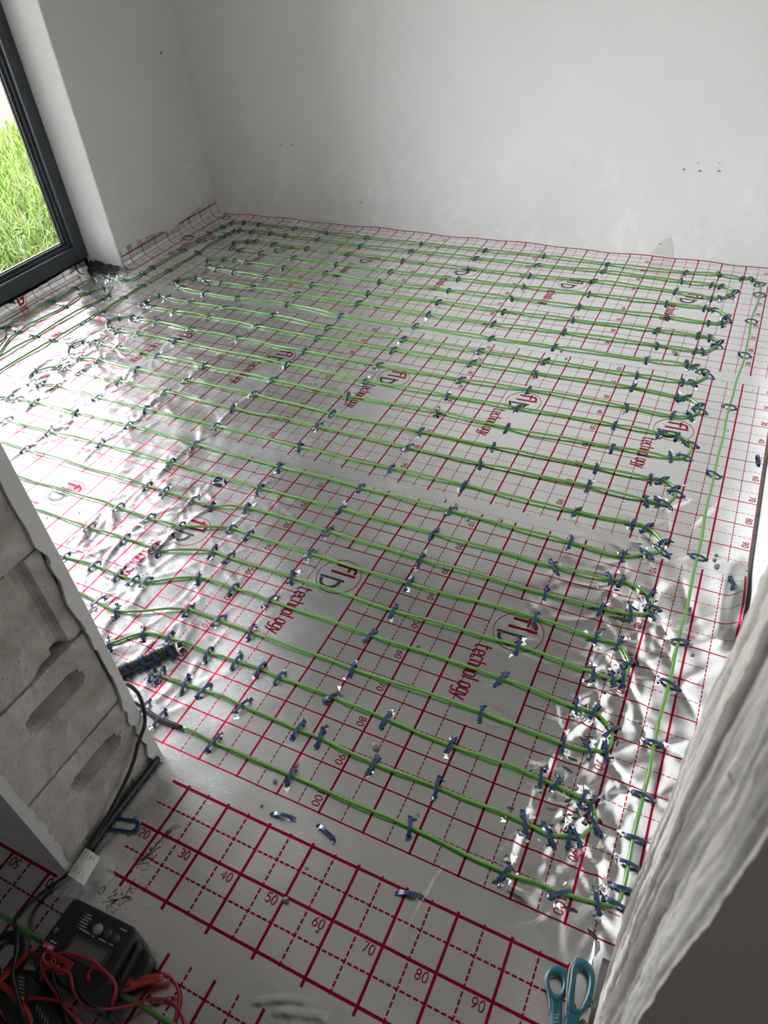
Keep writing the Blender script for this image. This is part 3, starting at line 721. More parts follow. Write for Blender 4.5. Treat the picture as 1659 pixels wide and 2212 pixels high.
for n, X_ in (('50', -.523), ('40', -.424), ('60', -.623)):
    s0, wdt = text_strokes(n, (0, 0), (-1, 0), (0, -1), .0165)
    for s_ in text_strokes(n, (X_+.006+wdt, -1.3215), (-1, 0), (0, -1), .0165)[0]: ink(mb, s_, .0022)
for s_ in text_strokes('10', (-.0135, -1.392), (0, -1), (1, 0), .0165)[0]: ink(mb, s_, .0022)
o_ = mb.build('printed_grid', M['ink'], hs); o_['kind'] = 'stuff'; o_['label'] = 'red printed ruler grid and numbers'
mb = MB()                                                           # marker doodle and boot scuffs
ink(mb, [(-.306,-1.291),(-.3125,-1.297),(-.311,-1.305),(-.303,-1.3055),(-.301,-1.299),(-.304,-1.291),(-.312,-1.2935),(-.3135,-1.300),(-.309,-1.303)], .0012)
for a, b in ((-.262, -1.165), (-.268, -1.205), (-.275, -1.228), (-.258, -1.292), (-.275, -1.307)):
    for _ in range(26):
        x, y = a+rnd.gauss(0, .006), b+rnd.gauss(0, .011); t = rnd.gauss(.9, .6); l_ = .004+.010*rnd.random()
        ink(mb, [(x, y), (x+l_*math.cos(t), y+l_*math.sin(t))], .0003+.0006*rnd.random())
ink(mb, [(-.255,-1.146),(-.262,-1.165),(-.266,-1.197),(-.271,-1.222)], .0010); ink(mb, [(-.262,-1.255),(-.257,-1.288),(-.266,-1.300),(-.29,-1.315)], .0008)
o_ = mb.build('black_scuff', M['ink_black'], hs); o_['kind'] = 'stuff'; o_['label'] = 'black marker doodle and scuff marks'
# seam tapes
for nm, y0, y1, lab, x1 in (('sealing_tape', .925, .985, 'silver tape strip sealing the seam nearer the back wall', .70), ('sealing_tape', -.028, .022, 'silver tape strip sealing the seam across the middle of the floor', .70)):
    xa = -.382 if y0 < -1 else -2.5
    o = grid_sheet(nm, y0, y1, M['foil_plain'], lambda X_, Y_: (X_, Y_), lambda x, y, xa=xa, x1=x1: (x > xa) & (x < x1), lift=.0004)
    tag(o, lab, 'tape', 'tape strips over the foil seams')

# ------------------------------------------------------------------ heating cable
path = list(reversed(RUNS['run26'])) + RUNS['border'] + RUNS['run1'] + RUNS['line1'] + RUNS['line2'] + RUNS['line3'] + RUNS['line4']
for k in range(2, 26): path += RUNS['run%d' % k]
pts = [np.array((x, y)) for x, y, c in path]
Q = crom(pts, .012)
P3 = []
r_ = np.random.RandomState(3)
wob = .0012*(np.sin(np.arange(len(Q))*.31)+np.sin(np.arange(len(Q))*.113+1))
Tn = np.gradient(Q, axis=0); Tn /= np.linalg.norm(Tn, axis=1)[:, None]+1e-9
clipxy = np.array([(c[1], c[2]) for c in CLIPS])
dmin = np.array([np.min(np.hypot(clipxy[:, 0]-q[0], clipxy[:, 1]-q[1])) for q in Q])
fr = sst(.0, .06, dmin)
Q2 = Q+np.stack([-Tn[:, 1], Tn[:, 0]], -1)*(wob*fr)[:, None]
zc = hz(Q2[:, 0], Q2[:, 1])+.0042+fr*(.0022+.0016*np.sin(np.arange(len(Q))*.21))
cab = MB().tube(np.c_[Q2, zc], .0036, 8).build('heating_cable', M['cable'], smooth=True)
tag(cab, 'long green heating cable laid in parallel runs over the silver foil', 'cable')
sl = np.array([(x, y) for x, y, c in RUNS['sleeve']]); sq = crom(sl, .008)
MB().tube(np.c_[sq, hz(sq[:, 0], sq[:, 1])+.0062], [.0046]*2+[.0056]*(len(sq)-3)+[.0046], 10).build('joint_sleeve', M['black'], cab, True)['label'] = 'black joint sleeve'
lead = [(-.495,-.949,.008), (-.53,-.950,.02), (-.555,-.965,.07), (-.51,-.985,.125), (-.455,-1.0,.170), (-.432,-1.004,.200), (-.415,-1.004,.216), (-.392,-1.004,.200), (-.374,-1.028,.14), (-.3755,-1.062,.108),
        (-.3755,-1.09,.08), (-.3755,-1.118,.062), (-.3755,-1.17,.04), (-.3755,-1.235,.022), (-.374,-1.28,.012), (-.388,-1.318,.008), (-.405,-1.355,.008), (-.405,-1.393,.018), (-.390,-1.412,.045), (-.352,-1.428,.075), (-.325,-1.448,.083), (-.31,-1.475,.075), (-.27,-1.505,.055), (-.23,-1.53,.035), (-.19,-1.56,.02), (-.16,-1.62,.006)]
MB().tube(crom(lead, .01), .0040, 8).build('cold_lead', M['black'], cab, True)['label'] = 'black supply lead of the cable'
hall_c = MB().tube([(x, -1.414+.0015*math.sin(x*11), .0055) for x in np.arange(-1.2, .70, .03)], .0042, 8).build('heating_cable', M['cable'], smooth=True)
tag(hall_c, 'single green heating cable crossing the dark hall floor under the tester', 'cable')

# ------------------------------------------------------------------ clips
def clip_mesh(seed):
    r_ = np.random.RandomState(seed); mb = MB(); n = 9; hs_, ht, w_, t = .0185, .0092, .0036, .0016
    ring = []
    for k in range(n+1):
        a = math.pi*k/n; y = -hs_*math.cos(a); z = ht*math.sin(a)**.9-.0012; ny_, nz_ = -math.cos(a), math.sin(a)
        ww = w_*(1+.12*math.cos(2*a))
        ring.append([(-ww, y, z), (ww, y, z), (ww, y+ny_*t*1.6, z+nz_*t*1.6), (-ww, y+ny_*t*1.6, z+nz_*t*1.6)])
    v = [p for q in ring for p in q]
    mb.add(v, [(4*k+j, 4*k+(j+1) % 4, 4*k+4+(j+1) % 4, 4*k+4+j) for k in range(n) for j in range(4)])
    for s in (-1, 1):                               # barbed feet spread at the puncture
        y0 = s*hs_; e = .006+.004*r_.rand(); sk = r_.randn()*.002
        mb.add([(-w_*1.5, y0, .0012), (w_*1.5, y0, .0012), (w_*1.1+sk, y0+s*e, .0022+.003*r_.rand()), (-w_*1.3+sk, y0+s*e*.8, .0016)], [(0, 1, 2, 3) if s > 0 else (3, 2, 1, 0)])
        mb.add([(w_, y0, .004), (w_*2.1, y0-s*.001, .0022), (w_, y0-s*.003, .007)], [(0, 1, 2)]); mb.add([(-w_, y0, .004), (-w_*2.1, y0-s*.001, .0022), (-w_, y0-s*.003, .007)], [(0, 2, 1)])
    return mb.mesh('cable_clip', M['clip'])
CM = [clip_mesh(k) for k in range(5)]
ORD = ['zeroth','first','second','third','fourth','fifth','sixth','seventh','eighth','ninth','tenth','eleventh','twelfth','thirteenth','fourteenth','fifteenth','sixteenth','seventeenth','eighteenth','nineteenth','twentieth','twenty-first','twenty-second','twenty-third','twenty-fourth','twenty-fifth','twenty-sixth']
cl = np.array(CAM_LOC)
for c in CLIPS: c.append(float(np.linalg.norm(np.array((c[1], c[2], 0))-cl)))
order = {}
for name in RUNS:
    if name == 'sleeve': ks = sorted((c for c in CLIPS if c[0] == name), key=lambda c: c[1])
    elif name == 'border': ks = sorted((c for c in CLIPS if c[0] == name), key=lambda c: c[2])
    elif name.startswith('line'): ks = sorted((c for c in CLIPS if c[0] == name), key=lambda c: (-c[2] if name != 'line3' else -c[2]))
    else: ks = sorted((c for c in CLIPS if c[0] == name), key=lambda c: c[1])
    for i, c in enumerate(ks): order[id(c)] = i+1
def clip_label(c):
    n = ORD[order[id(c)]]
    if c[0] == 'sleeve': return 'blue clip over the black joint sleeve by the doorway wall, %s from the wall' % n
    if c[0] == 'border': return 'blue clip on the green cable beside the right-hand wall, %s from the doorway' % n
    if c[0].startswith('line'): return 'blue clip on the %s cable line from the window, %s from its far end' % (ORD[int(c[0][4:])], n)
    return 'blue clip on the %s cable run from the back wall, %s from its window end' % (ORD[int(c[0][3:])], n)
byd = sorted(CLIPS, key=lambda c: c[5]); near = byd[:300]; rest = byd[300:]
r_ = np.random.RandomState(9)
def place(c): return Matrix.Translation((c[1], c[2], float(hz(c[1], c[2])))) @ Matrix.Rotation(c[3]+r_.randn()*.26, 4, 'Z') @ Matrix.Rotation(r_.randn()*.07, 4, 'X') @ Matrix.Diagonal((1, .95+.2*r_.rand(), .95+.2*r_.rand(), 1))
for c in near:
    o = bpy.data.objects.new('cable_clip', CM[r_.randint(5)]); COL.objects.link(o); o.matrix_world = place(c)
    tag(o, clip_label(c), 'clip', 'blue clips holding the heating cable')
mb = MB()
for c in rest:
    m = place(c); src = CM[r_.randint(5)]
    mb.add([m @ v.co for v in src.vertices], [tuple(p.vertices) for p in src.polygons])
o = mb.build('cable_clips', M['clip']); tag(o, 'remaining small blue clips on the cable runs nearest the back wall', 'clips', kind='stuff')

# loose and empty clips
def loose(x, y, rz, label, rx=0, sc=1.0, dz=0):
    o = bpy.data.objects.new('cable_clip', CM[r_.randint(5)]); COL.objects.link(o)
    o.matrix_world = Matrix.Translation((x, y, float(hz(x, y))+dz)) @ Matrix.Rotation(rz, 4, 'Z') @ Matrix.Rotation(rx, 4, 'X') @ Matrix.Scale(sc, 4)
    return tag(o, label, 'clip')
loose(-.062, -1.036, -1.38, 'empty blue clip standing in the silver tape seam nearest the doorway wall')
loose(.035, -1.030, -1.86, 'empty dark blue clip pressed flat into the doorway seam, second from the wall')
loose(.232, -1.068, -1.31, 'empty blue clip standing on the upper printed line of the hall sheet', sc=1.05)
loose(-1.778, 1.053, 1.9, 'loose blue clip lying between two cable runs near the window corner', 1.35, 1.1, .003)
loose(.688, .494, .15, 'blue clip pinning the foil edge beside the right-hand wall, the farther one', sc=1.05)
loose(.672, -.058, .2, 'blue clip pinning the foil by the right-hand wall just before its curled corner', sc=1.05)
loose(-2.27, 1.545, 2.2, 'dark blue clip pinning the turned-up foil halfway along the window wall', sc=1.3)
loose(-2.24, 1.87, 2.6, 'dark blue clip pinning the foil in the far room corner', sc=1.1)
# ring of clip pushed flat
mb = MB().tube([(.019*math.cos(a), .017*math.sin(a), .004+.002*math.sin(3*a)) for a in np.linspace(0, 5.7, 22)], .0035, 6)
for a in np.linspace(.2, 5.6, 9): mb.add([(.019*math.cos(a), .017*math.sin(a), .006), (.028*math.cos(a+.15), .025*math.sin(a+.15), .005), (.019*math.cos(a+.2), .017*math.sin(a+.2), .003)], [(0, 1, 2)])
o = mb.build('cable_clip', M['clip'], smooth=True); o.location = (-.828, -.182, float(hz(-.828, -.182))); tag(o, 'dark round clip lying alone between cable runs on the crinkled foil', 'clip')
# flat U-shaped clip lying by the doorway wall: the bend faces the grid, legs carry barbs
mb = MB(); W_, T_ = .0125, .0030
out = [(-.040, -W_), (-.034, -W_-.005), (-.033, -W_-.0015), (-.024, -W_-.0055), (-.024, -W_-.0015), (.002, -W_-.0015), (.006, -W_-.0085), (.008, -W_-.001)] + [(.010+.0135*math.cos(a), .0140*math.sin(a)) for a in np.linspace(-1.4, 1.4, 9)]
out += [(.008, W_+.001), (.006, W_+.0085), (.002, W_+.0015), (-.024, W_+.0015), (-.024, W_+.0055), (-.033, W_+.0015), (-.034, W_+.005), (-.040, W_)]
inn = [(-.030, W_-.0035), (.004, W_-.0042)] + [(.007+.0085*math.cos(a), .0085*math.sin(a)) for a in np.linspace(1.3, -1.3, 7)] + [(.004, -W_+.0042), (-.030, -W_+.0035)]
mb.prism(out+inn, 0, .005)
o = mb.build('cable_clip', M['clip'], bevel=.0006); o.location = (-.341, -1.180, float(hz(-.341, -1.18))+.0008); o.rotation_euler = (0, 0, .28)
tag(o, 'blue U-shaped clip lying flat on the foil beside the number 20', 'clip')

# torn foil, punctures and crumbs
flap = {'A': MB(), 'B': MB(), 'C': MB()}; hole = {'A': MB(), 'B': MB(), 'C': MB()}
r_ = np.random.RandomState(21)
def tri_flap(mb, x, y, a, s):
    z = float(hz(x, y)); c, sn = math.cos(a), math.sin(a); h_ = s*(.25+.7*r_.rand()); wv = s*(.35+.4*r_.rand())
    mb.add([(x-sn*wv, y+c*wv, z+.0008), (x+sn*wv, y-c*wv, z+.0008), (x+c*s*.55, y+sn*s*.55, z+h_*.6), (x+c*s*.8+r_.randn()*.002, y+sn*s*.8+r_.randn()*.002, z+h_)], [(0, 1, 2), (0, 2, 3), (1, 3, 2)])
def slit(mb, x, y, a, l_, w_):
    z = float(hz(x, y))+.0009; c, sn = math.cos(a), math.sin(a); n = 10; ring = []
    for k in range(n):
        t = k*6.283/n; u = l_*math.cos(t)*(.8+.4*r_.rand()); v = w_*math.sin(t)*(.5+.9*r_.rand()); px, py = x+u*c-v*sn, y+u*sn+v*c; ring.append((px, py, float(hz(px, py))+.0009))
    mb.add(ring, [tuple(range(n))])
for name, x, y, th, i, dist in CLIPS:
    if not (-2.5 < x < .7): continue
    key = 'A' if y < -.004 else 'B' if y < .978 else 'C'
    wz = float(WZ[int((y+1.86)/DX), min(max(int((x+2.62)/DX), 0), len(GX)-1)]); wr = float(WR[int((y+1.86)/DX), min(max(int((x+2.62)/DX), 0), len(GX)-1)])
    for s in (-1, 1):
        px, py = x-math.sin(th)*.020*s, y+math.cos(th)*.020*s
        if r_.rand() < .75: slit(hole[key], px, py, th+r_.randn()*.6, .005+.004*r_.rand(), .0025+.0015*r_.rand())
        for _ in range(r_.randint(0, 3)+int(1.2*wz)): tri_flap(flap[key], px+r_.randn()*.004, py+r_.randn()*.004, math.atan2(py-y, px-x)+r_.randn()*.8, .006+.009*r_.rand())
    if wr > .3 and x > .35 and name != 'border':
        for _ in range(r_.randint(1, 4)): slit(hole[key], x+r_.randn()*.02, y+r_.randn()*.02, r_.randn()*.5, .004+.010*r_.rand(), .0015+.002*r_.rand())
        for _ in range(r_.randint(1, 4)): tri_flap(flap[key], x+r_.randn()*.022, y+r_.randn()*.022, r_.rand()*6.28, .005+.009*r_.rand())
slit(hole['A'], .445, -.275, .1, .028, .006); slit(hole['A'], .375, -.268, .2, .016, .004)
for a, b in ((-1.42, .995), (-1.2, .985)): pass
for _ in range(60):                                   # shredded film in the window corner
    x, y = -2.40+.19*r_.rand(), .93+.11*r_.rand(); tri_flap(flap['B' if y < .978 else 'C'], x, y, r_.rand()*6.28, .008+.014*r_.rand())
for key in 'ABC':
    flap[key].build('torn_foil_flaps', M['foil_plain'], SO[key], kind='stuff')
    hole[key].build('punctures', M['hole'], SO[key], kind='stuff')
def crumb(x, y, s, seed):
    r2 = np.random.RandomState(seed); bm = bmesh.new(); bmesh.ops.create_icosphere(bm, subdivisions=1, radius=s)
    for v in bm.verts: v.co *= .65+.6*r2.rand(); v.co.z *= .6
    me = bpy.data.meshes.new('mortar_crumb'); bm.to_mesh(me); bm.free(); me.materials.append(M['stone'])
    o = bpy.data.objects.new('mortar_crumb', me); COL.objects.link(o); o.location = (x, y, float(hz(x, y))+s*.4); return o
CRUMBS = [
    (0.042, -0.823, 0.0100, 'dark mortar crumb on the hall side between the two nearest cable runs'),
    (0.027, -1.171, 0.0080, 'dark elongated crumb on the number 50 of the hall sheet'),
    (0.033, -1.104, 0.0040, 'tiny crumb above the number 50 on the hall sheet'),
    (0.105, -1.191, 0.0045, 'small dark crumb below the number 60 on the hall sheet'),
    (-0.126, -0.011, 0.0060, 'grey crumb on the middle seam tape'),
    (-0.032, -0.066, 0.0070, 'brown crumb beside the printed number 10'),
    (0.058, -0.038, 0.0060, 'brown crumb touching the cable just past the middle seam'),
    (0.103, 0.121, 0.0060, 'grey crumb on a thick printed line before the middle seam'),
    (-0.713, 0.938, 0.0060, 'pair crumb on the far seam tape'),
    (-0.041, 0.959, 0.0080, 'larger grey crumb on the far seam tape'),
    (-0.008, 0.907, 0.0050, 'small crumb on far seam tape beside the larger grey one'),
    (0.360, 1.068, 0.0090, 'large dark crumb inside a cable turn near the right-hand wall'),
    (0.349, 1.083, 0.0060, 'smaller dark crumb touching the large one near the right-hand wall'),
    (0.633, -0.007, 0.0080, 'dark crumb stuck in clear film at the middle seam by the right-hand wall'),
    (0.623, 0.015, 0.0060, 'small dark crumb above the one stuck in clear film'),
    (0.625, 0.035, 0.0050, 'small crumb on the last printed line before the middle seam'),
    (0.590, -0.182, 0.0060, 'grey flake beside the border cable past the middle seam'),
    (0.616, -0.320, 0.0050, 'small grey flake right of the border cable past two clips'),
    (0.016, -0.537, 0.0060, 'grey crumb between the second logo and the number 50'),
    (-0.118, -0.979, 0.0060, 'dark crumb beside the nearest cable run'),
    (-0.115, -1.034, 0.0040, 'tiny dark crumb above the doorway seam'),
    (-0.713, 0.621, 0.0050, 'dark crumb by the cable above the round logo'),
    (-0.831, 0.438, 0.0050, 'brown crumb touching a cable run at mid floor'),
    (0.095, -0.450, 0.0040, 'tiny crumb left of the second large logo'),
]

for i, (x, y, s, lab) in enumerate(CRUMBS): tag(crumb(x, y, s, i), lab, 'crumb', 'mortar crumbs on the foil')
mb = MB()
for k in range(420):
    if k < 300: x, y = -2.2+2.85*r_.rand(), -1.0+2.85*r_.rand()
    else: x, y = -.3+.95*r_.rand(), (.93+.05*r_.randn()) if k < 360 else (.0+.5*r_.randn())
    if not (-2.2 < x < .68 and -1.0 < y < 1.85): continue
    s = .0010+.0022*r_.rand()**2; z = float(hz(x, y))
    mb.add([(x-s, y, z), (x+s*.5, y+s, z), (x+s*.4, y-s, z), (x, y, z+s*1.2)], [(0, 1, 3), (1, 2, 3), (2, 0, 3)])
o = mb.build('grit', M['stone']); tag(o, 'fine dark mortar grit scattered over the foil', 'grit', kind='stuff')

# black corrugated sensor conduit with its clips
a, b = np.array((-.535, -.778)), np.array((-.70, -1.010)); n = 110; pth, rad = [], []
for k in range(n+1):
    q = a+(b-a)*k/n; pth.append((q[0], q[1], float(hz(*q))+.0125)); rad.append(.0105+.0016*(k % 2))
cdt = MB().tube(pth, rad, 12).build('sensor_conduit', M['blackm'], smooth=False); tag(cdt, 'black corrugated sensor conduit clipped to the crinkled foil by the doorway wall', 'conduit')
MB().tube([(a[0]+.003, a[1]+.004, pth[0][2]), (a[0]+.010, a[1]+.014, pth[0][2]-.002)], [.0085, .0075], 10).build('end_plug', M['black'], cdt)
th = math.atan2(*(b-a)[::-1])
for i, t in enumerate((.09, .30, .47, .70, .93)):
    q = a+(b-a)*t*.62; o = bpy.data.objects.new('cable_clip', CM[i]); COL.objects.link(o)
    o.matrix_world = Matrix.Translation((q[0], q[1], float(hz(*q)))) @ Matrix.Rotation(th+.15, 4, 'Z') @ Matrix.Diagonal((1.15, .95, 2.75, 1))
    tag(o, 'blue clip over the black corrugated conduit, %s from its open end' % ORD[i+1], 'clip', 'blue clips over the sensor conduit')

# dark film crumpled at the foot of the window reveal
mb = MB(); r_ = np.random.RandomState(31); nx, nyy = 14, 8; V_ = []
for j in range(nyy):
    for i in range(nx):
        x = -2.53+.20*i/(nx-1); y = 1.082-.052*j/(nyy-1)-.01*r_.rand(); t = j/(nyy-1)
        V_.append((x+r_.randn()*.004, y, float(hz(x, y))+.004+.03*(1-t)**2*(.5+.6*r_.rand())*(1.2-.8*i/nx)+.006*r_.rand()))
mb.add(V_, [(j*nx+i, j*nx+i+1, (j+1)*nx+i+1, (j+1)*nx+i) for j in range(nyy-1) for i in range(nx-1)])
o = mb.build('film_scrap', M['black']); tag(o, 'crumpled black film at the foot of the window reveal', 'film')
# black foam strip along the foot of the doorway wall
o = MB().tube(crom([(-.379, -1.036, .008), (-.380, -1.10, .008), (-.381, -1.20, .007), (-.380, -1.262, .006)], .02), .0065, 6).build('foam_strip', M['black'], smooth=True); tag(o, 'thin black foam strip along the foot of the block doorway wall', 'foam strip')

# ------------------------------------------------------------------ tools in the doorway
def ztop(z): return lambda x, y: np.full(np.shape(x), z)
# insulation tester
t = empty('insulation_tester', (-.23, -1.40, 0)); tag(t, 'black insulation tester with grey screen and red terminals lying on hall foil', 'meter')
def tp(name, mb, mat, bevel=0, smooth=False, lab=None, parent=None):
    o = mb.build(name, mat, parent or t, smooth, bevel)
    if (parent or t) is t: o.matrix_parent_inverse = Matrix.Translation(t.location).inverted()
    if lab: o['label'] = lab
    return o
body = tp('housing', MB().prism([(-.304, -1.345), (-.298, -1.339), (-.168, -1.333), (-.161, -1.339), (-.152, -1.420), (-.160, -1.452), (-.292, -1.452), (-.303, -1.435)], .004, .071), M['blackm'], .006)
tp('bumper', MB().prism([(-.166, -1.337), (-.150, -1.345), (-.134, -1.350), (-.126, -1.362), (-.124, -1.382), (-.134, -1.404), (-.150, -1.418), (-.160, -1.42)], .003, .030), M['blackm'], .004)
tp('bumper_rib', MB().prism([(-.158, -1.345), (-.150, -1.350), (-.141, -1.405), (-.150, -1.42)], .030, .052), M['blackm'], .003)
tp('terminal_panel', MB().prism([(-.286, -1.4225), (-.226, -1.4195), (-.222, -1.436), (-.238, -1.446), (-.284, -1.446)], .069, .0745), M['red'], .002)
for x, y in ((-.272, -1.4325), (-.256, -1.4335), (-.240, -1.4335)): tp('socket', MB().lathe([(.0028, .070), (.0028, .077), (.0050, .078), (.0056, .0755), (.0056, .070)], (x, y, 0), 16), M['black'])
tp('socket_ring', MB().lathe([(.0030, .0772), (.0030, .0786), (.0042, .0786), (.0042, .0772)], (-.256, -1.4335, 0), 16), M['yellow'])
tp('screen_bezel', MB().prism([(-.256, -1.384), (-.178, -1.379), (-.176, -1.413), (-.256, -1.418)], .070, .0722), M['darkb'], .001)
tp('screen', MB().prism([(-.250, -1.389), (-.184, -1.3845), (-.183, -1.4065), (-.250, -1.412)], .071, .0730), M['lcd'])
tp('test_button', MB().lathe([(0, .0765), (.0072, .0760), (.0088, .0735), (.0088, .070)][::-1], (-.225, -1.363, 0), 24), M['greyb'], 0, True, 'round grey button')
for x in (-.204, -.186): tp('button', MB().lathe([(0, .0750), (.0065, .0746), (.0078, .073), (.0078, .070)][::-1], (x, -1.3615, 0), 20), M['darkb'], 0, True)
pr = MB(); zf = ztop(.0712)
for k in range(6):
    y = -1.352-.0046*k; x0 = -.266+.0012*k*(k > 3)-.0006*k
    ink(pr, [(x0, y), (x0+.0012, y)], .0012, zf, .0002); ink(pr, [(x0+.005, y), (x0+.005+(.010, .016, .013, .015, .012, .020)[k], y+.0006)], .0016, zf, .0002)
for a_, b_ in (((-.248, -1.3755), (-.231, -1.3745)), ((-.228, -1.3750), (-.222, -1.3747)), ((-.213, -1.3735), (-.197, -1.3725)), ((-.192, -1.3725), (-.182, -1.372)), ((-.190, -1.3455), (-.176, -1.3445))): ink(pr, [a_, b_], .0018, zf, .0002)
for s_ in text_strokes('CE', (-.2885, -1.3975), (-.10, .995), (-.995, -.10), .006)[0]: ink(pr, s_, .0010, zf, .0002, .002)
ink(pr, [(-.290, -1.411), (-.276, -1.4105)], .002, zf, .0002)
tp('printed_legend', pr, M['print'])
bd = tp('badge', MB().prism([(-.299, -1.4150), (-.273, -1.4150), (-.273, -1.4245), (-.299, -1.4245)], .0705, .0728), M['red'], .0008, False, 'red maker badge with white letters')
lt = MB()
for s_ in text_strokes('UNI-T', (-.2752, -1.4168), (-1, 0), (0, -1), .006)[0]: ink(lt, s_, .0011, ztop(.0728), .0003, .002)
lo = lt.build('letters', M['white'], bd); lo.matrix_parent_inverse = Matrix.Translation(t.location).inverted() @ Matrix.Identity(4); lo.matrix_parent_inverse = Matrix.Identity(4)
# clamp meter
c = empty('clamp_meter', (-.28, -1.48, 0)); tag(c, 'black clamp meter with red trigger lying in front of the tester', 'meter')
def cp(name, mb, mat, bevel=0, smooth=False, lab=None):
    o = mb.build(name, mat, c, smooth, bevel); o.matrix_parent_inverse = Matrix.Translation(c.location).inverted()
    if lab: o['label'] = lab
    return o
cp('jaw', MB().tube(crom([(-.334, -1.472, .045), (-.3285, -1.456, .047), (-.336, -1.438, .048), (-.356, -1.431, .048), (-.378, -1.438, .047), (-.388, -1.458, .045), (-.380, -1.479, .045), (-.362, -1.490, .045), (-.350, -1.487, .045)], .006), [.010]*2+[.0125]*400 if False else .0115, 10), M['black'], 0, True)
cp('housing', MB().prism([(-.345, -1.482), (-.322, -1.462), (-.300, -1.455), (-.262, -1.462), (-.205, -1.480), (-.176, -1.492), (-.180, -1.520), (-.240, -1.535), (-.310, -1.522), (-.338, -1.504)], .012, .044), M['blackm'], .008)
cp('face_panel', MB().prism([(-.318, -1.470), (-.296, -1.464), (-.262, -1.470), (-.268, -1.508), (-.300, -1.508), (-.320, -1.496)], .043, .0465), M['darkb'], .003)
cp('grip', MB().prism([(-.255, -1.472), (-.205, -1.485), (-.186, -1.496), (-.192, -1.512), (-.235, -1.520), (-.258, -1.508)], .043, .050), M['blackm'], .005)
cp('trigger', MB().tube(crom([(-.322, -1.436, .055), (-.321, -1.452, .058), (-.327, -1.470, .057), (-.333, -1.490, .053), (-.338, -1.502, .046)], .006), [.004]*2+[.006]*2+[.0062]*50 if False else .0058, 8, flat=.8), M['redp'], 0, True, 'red trigger lever')
cp('side_band', MB().tube(crom([(-.336, -1.494, .050), (-.312, -1.496, .051), (-.285, -1.500, .052), (-.258, -1.505, .050), (-.238, -1.514, .046)], .006), .0048, 8), M['redp'], 0, True, 'red plastic band')
cp('mode_button', MB().lathe([(0, .0500), (.0048, .0495), (.0055, .0465)][::-1], (-.283, -1.497, 0), 16), M['yellow'], 0, True, 'amber button')
lg = MB()
for k in range(5): ink(lg, [(-.312+.004*k, -1.474-.004*k), (-.300+.004*k, -1.472-.004*k)], .0012, ztop(.0465), .0003)
for k in range(5): ink(lg, [(-.250+.008*k, -1.490-.002*k), (-.243+.008*k, -1.498-.002*k)], .0010, ztop(.0500), .0003)
cp('printed_scale', lg, M['print'])
# red test lead
l_ = empty('test_lead', (-.15, -1.43, 0)); tag(l_, 'tangled red test lead with crocodile clip lying over the tester', 'test lead')
def lp(name, mb, mat, smooth=True, bevel=0, lab=None):
    o = mb.build(name, mat, l_, smooth, bevel); o.matrix_parent_inverse = Matrix.Translation(l_.location).inverted()
    if lab: o['label'] = lab
    return o
wire = MB(); R_ = .0026
for pp in ([(-.262,-1.433,.076),(-.256,-1.425,.083),(-.246,-1.418,.086),(-.224,-1.411,.088),(-.197,-1.406,.088),(-.164,-1.409,.087),(-.138,-1.414,.085),(-.126,-1.424,.082),(-.124,-1.433,.076),(-.130,-1.440,.06)],
           [(-.125,-1.438,.078),(-.124,-1.428,.084),(-.130,-1.418,.087),(-.147,-1.412,.087),(-.174,-1.409,.085),(-.186,-1.414,.082),(-.188,-1.424,.079),(-.180,-1.430,.078)],
           [(-.279,-1.430,.080),(-.277,-1.438,.081),(-.262,-1.441,.078),(-.248,-1.442,.076),(-.232,-1.436,.077),(-.216,-1.4365,.077),(-.200,-1.449,.074),(-.175,-1.458,.055),(-.148,-1.448,.040),(-.118,-1.424,.022),(-.095,-1.400,.012),(-.066,-1.390,.008),(-.040,-1.397,.006),(-.020,-1.412,.006),(-.004,-1.445,.005),(.010,-1.50,.005)],
           [(-.312,-1.440,.072),(-.300,-1.436,.074),(-.284,-1.441,.075),(-.262,-1.454,.070),(-.232,-1.464,.066),(-.195,-1.475,.062),(-.165,-1.480,.055),(-.14,-1.49,.03),(-.12,-1.51,.01)],
           [(-.266,-1.462,.060),(-.262,-1.446,.076),(-.250,-1.438,.080),(-.240,-1.437,.080)],
           [(-.106,-1.366,.022),(-.090,-1.362,.018),(-.072,-1.366,.012),(-.057,-1.378,.008),(-.048,-1.397,.006),(-.041,-1.418,.005),(-.030,-1.46,.005),(-.020,-1.52,.005)],
           [(-.268,-1.490,.055),(-.235,-1.478,.060),(-.205,-1.470,.062),(-.178,-1.468,.060)],
           [(-.325,-1.495,.040),(-.315,-1.517,.030),(-.300,-1.528,.022),(-.280,-1.523,.022),(-.268,-1.510,.045)]):
    wire.tube(crom(pp, .006), R_, 7)
lp('wire', wire, M['red'])
def tube_pts(a, b, n): return [tuple(np.array(a)+(np.array(b)-np.array(a))*k/n) for k in range(n+1)]
lp('clip_boot', MB().tube(tube_pts((-.153, -1.405, .022), (-.096, -1.368, .020), 8), [.0125, .0130, .0128, .0112, .0100, .0090, .0080, .0068, .0060], 10, flat=.75), M['redp'], True, 0, 'orange red crocodile clip boot')
lp('clip_jaw', MB().tube(tube_pts((-.176, -1.413, .020), (-.152, -1.404, .022), 4), [.003, .0045, .0055, .006, .0065], 8, flat=.6).tube(tube_pts((-.180, -1.410, .030), (-.154, -1.400, .030), 4), [.002, .003, .0035, .004, .004], 6), M['steel'])
lp('brass_tip', MB().tube([(-.108,-1.404,.006),(-.103,-1.398,.008),(-.098,-1.402,.008),(-.092,-1.402,.007),(-.087,-1.400,.006)], [.003, .0045, .003, .0045, .003], 8), M['copper'], True, 0, 'dull brass tip')
lp('thin_wire', MB().tube(crom([(-.087,-1.400,.006),(-.079,-1.391,.008),(-.066,-1.383,.009),(-.052,-1.382,.007)], .006), .0014, 6), M['red'])
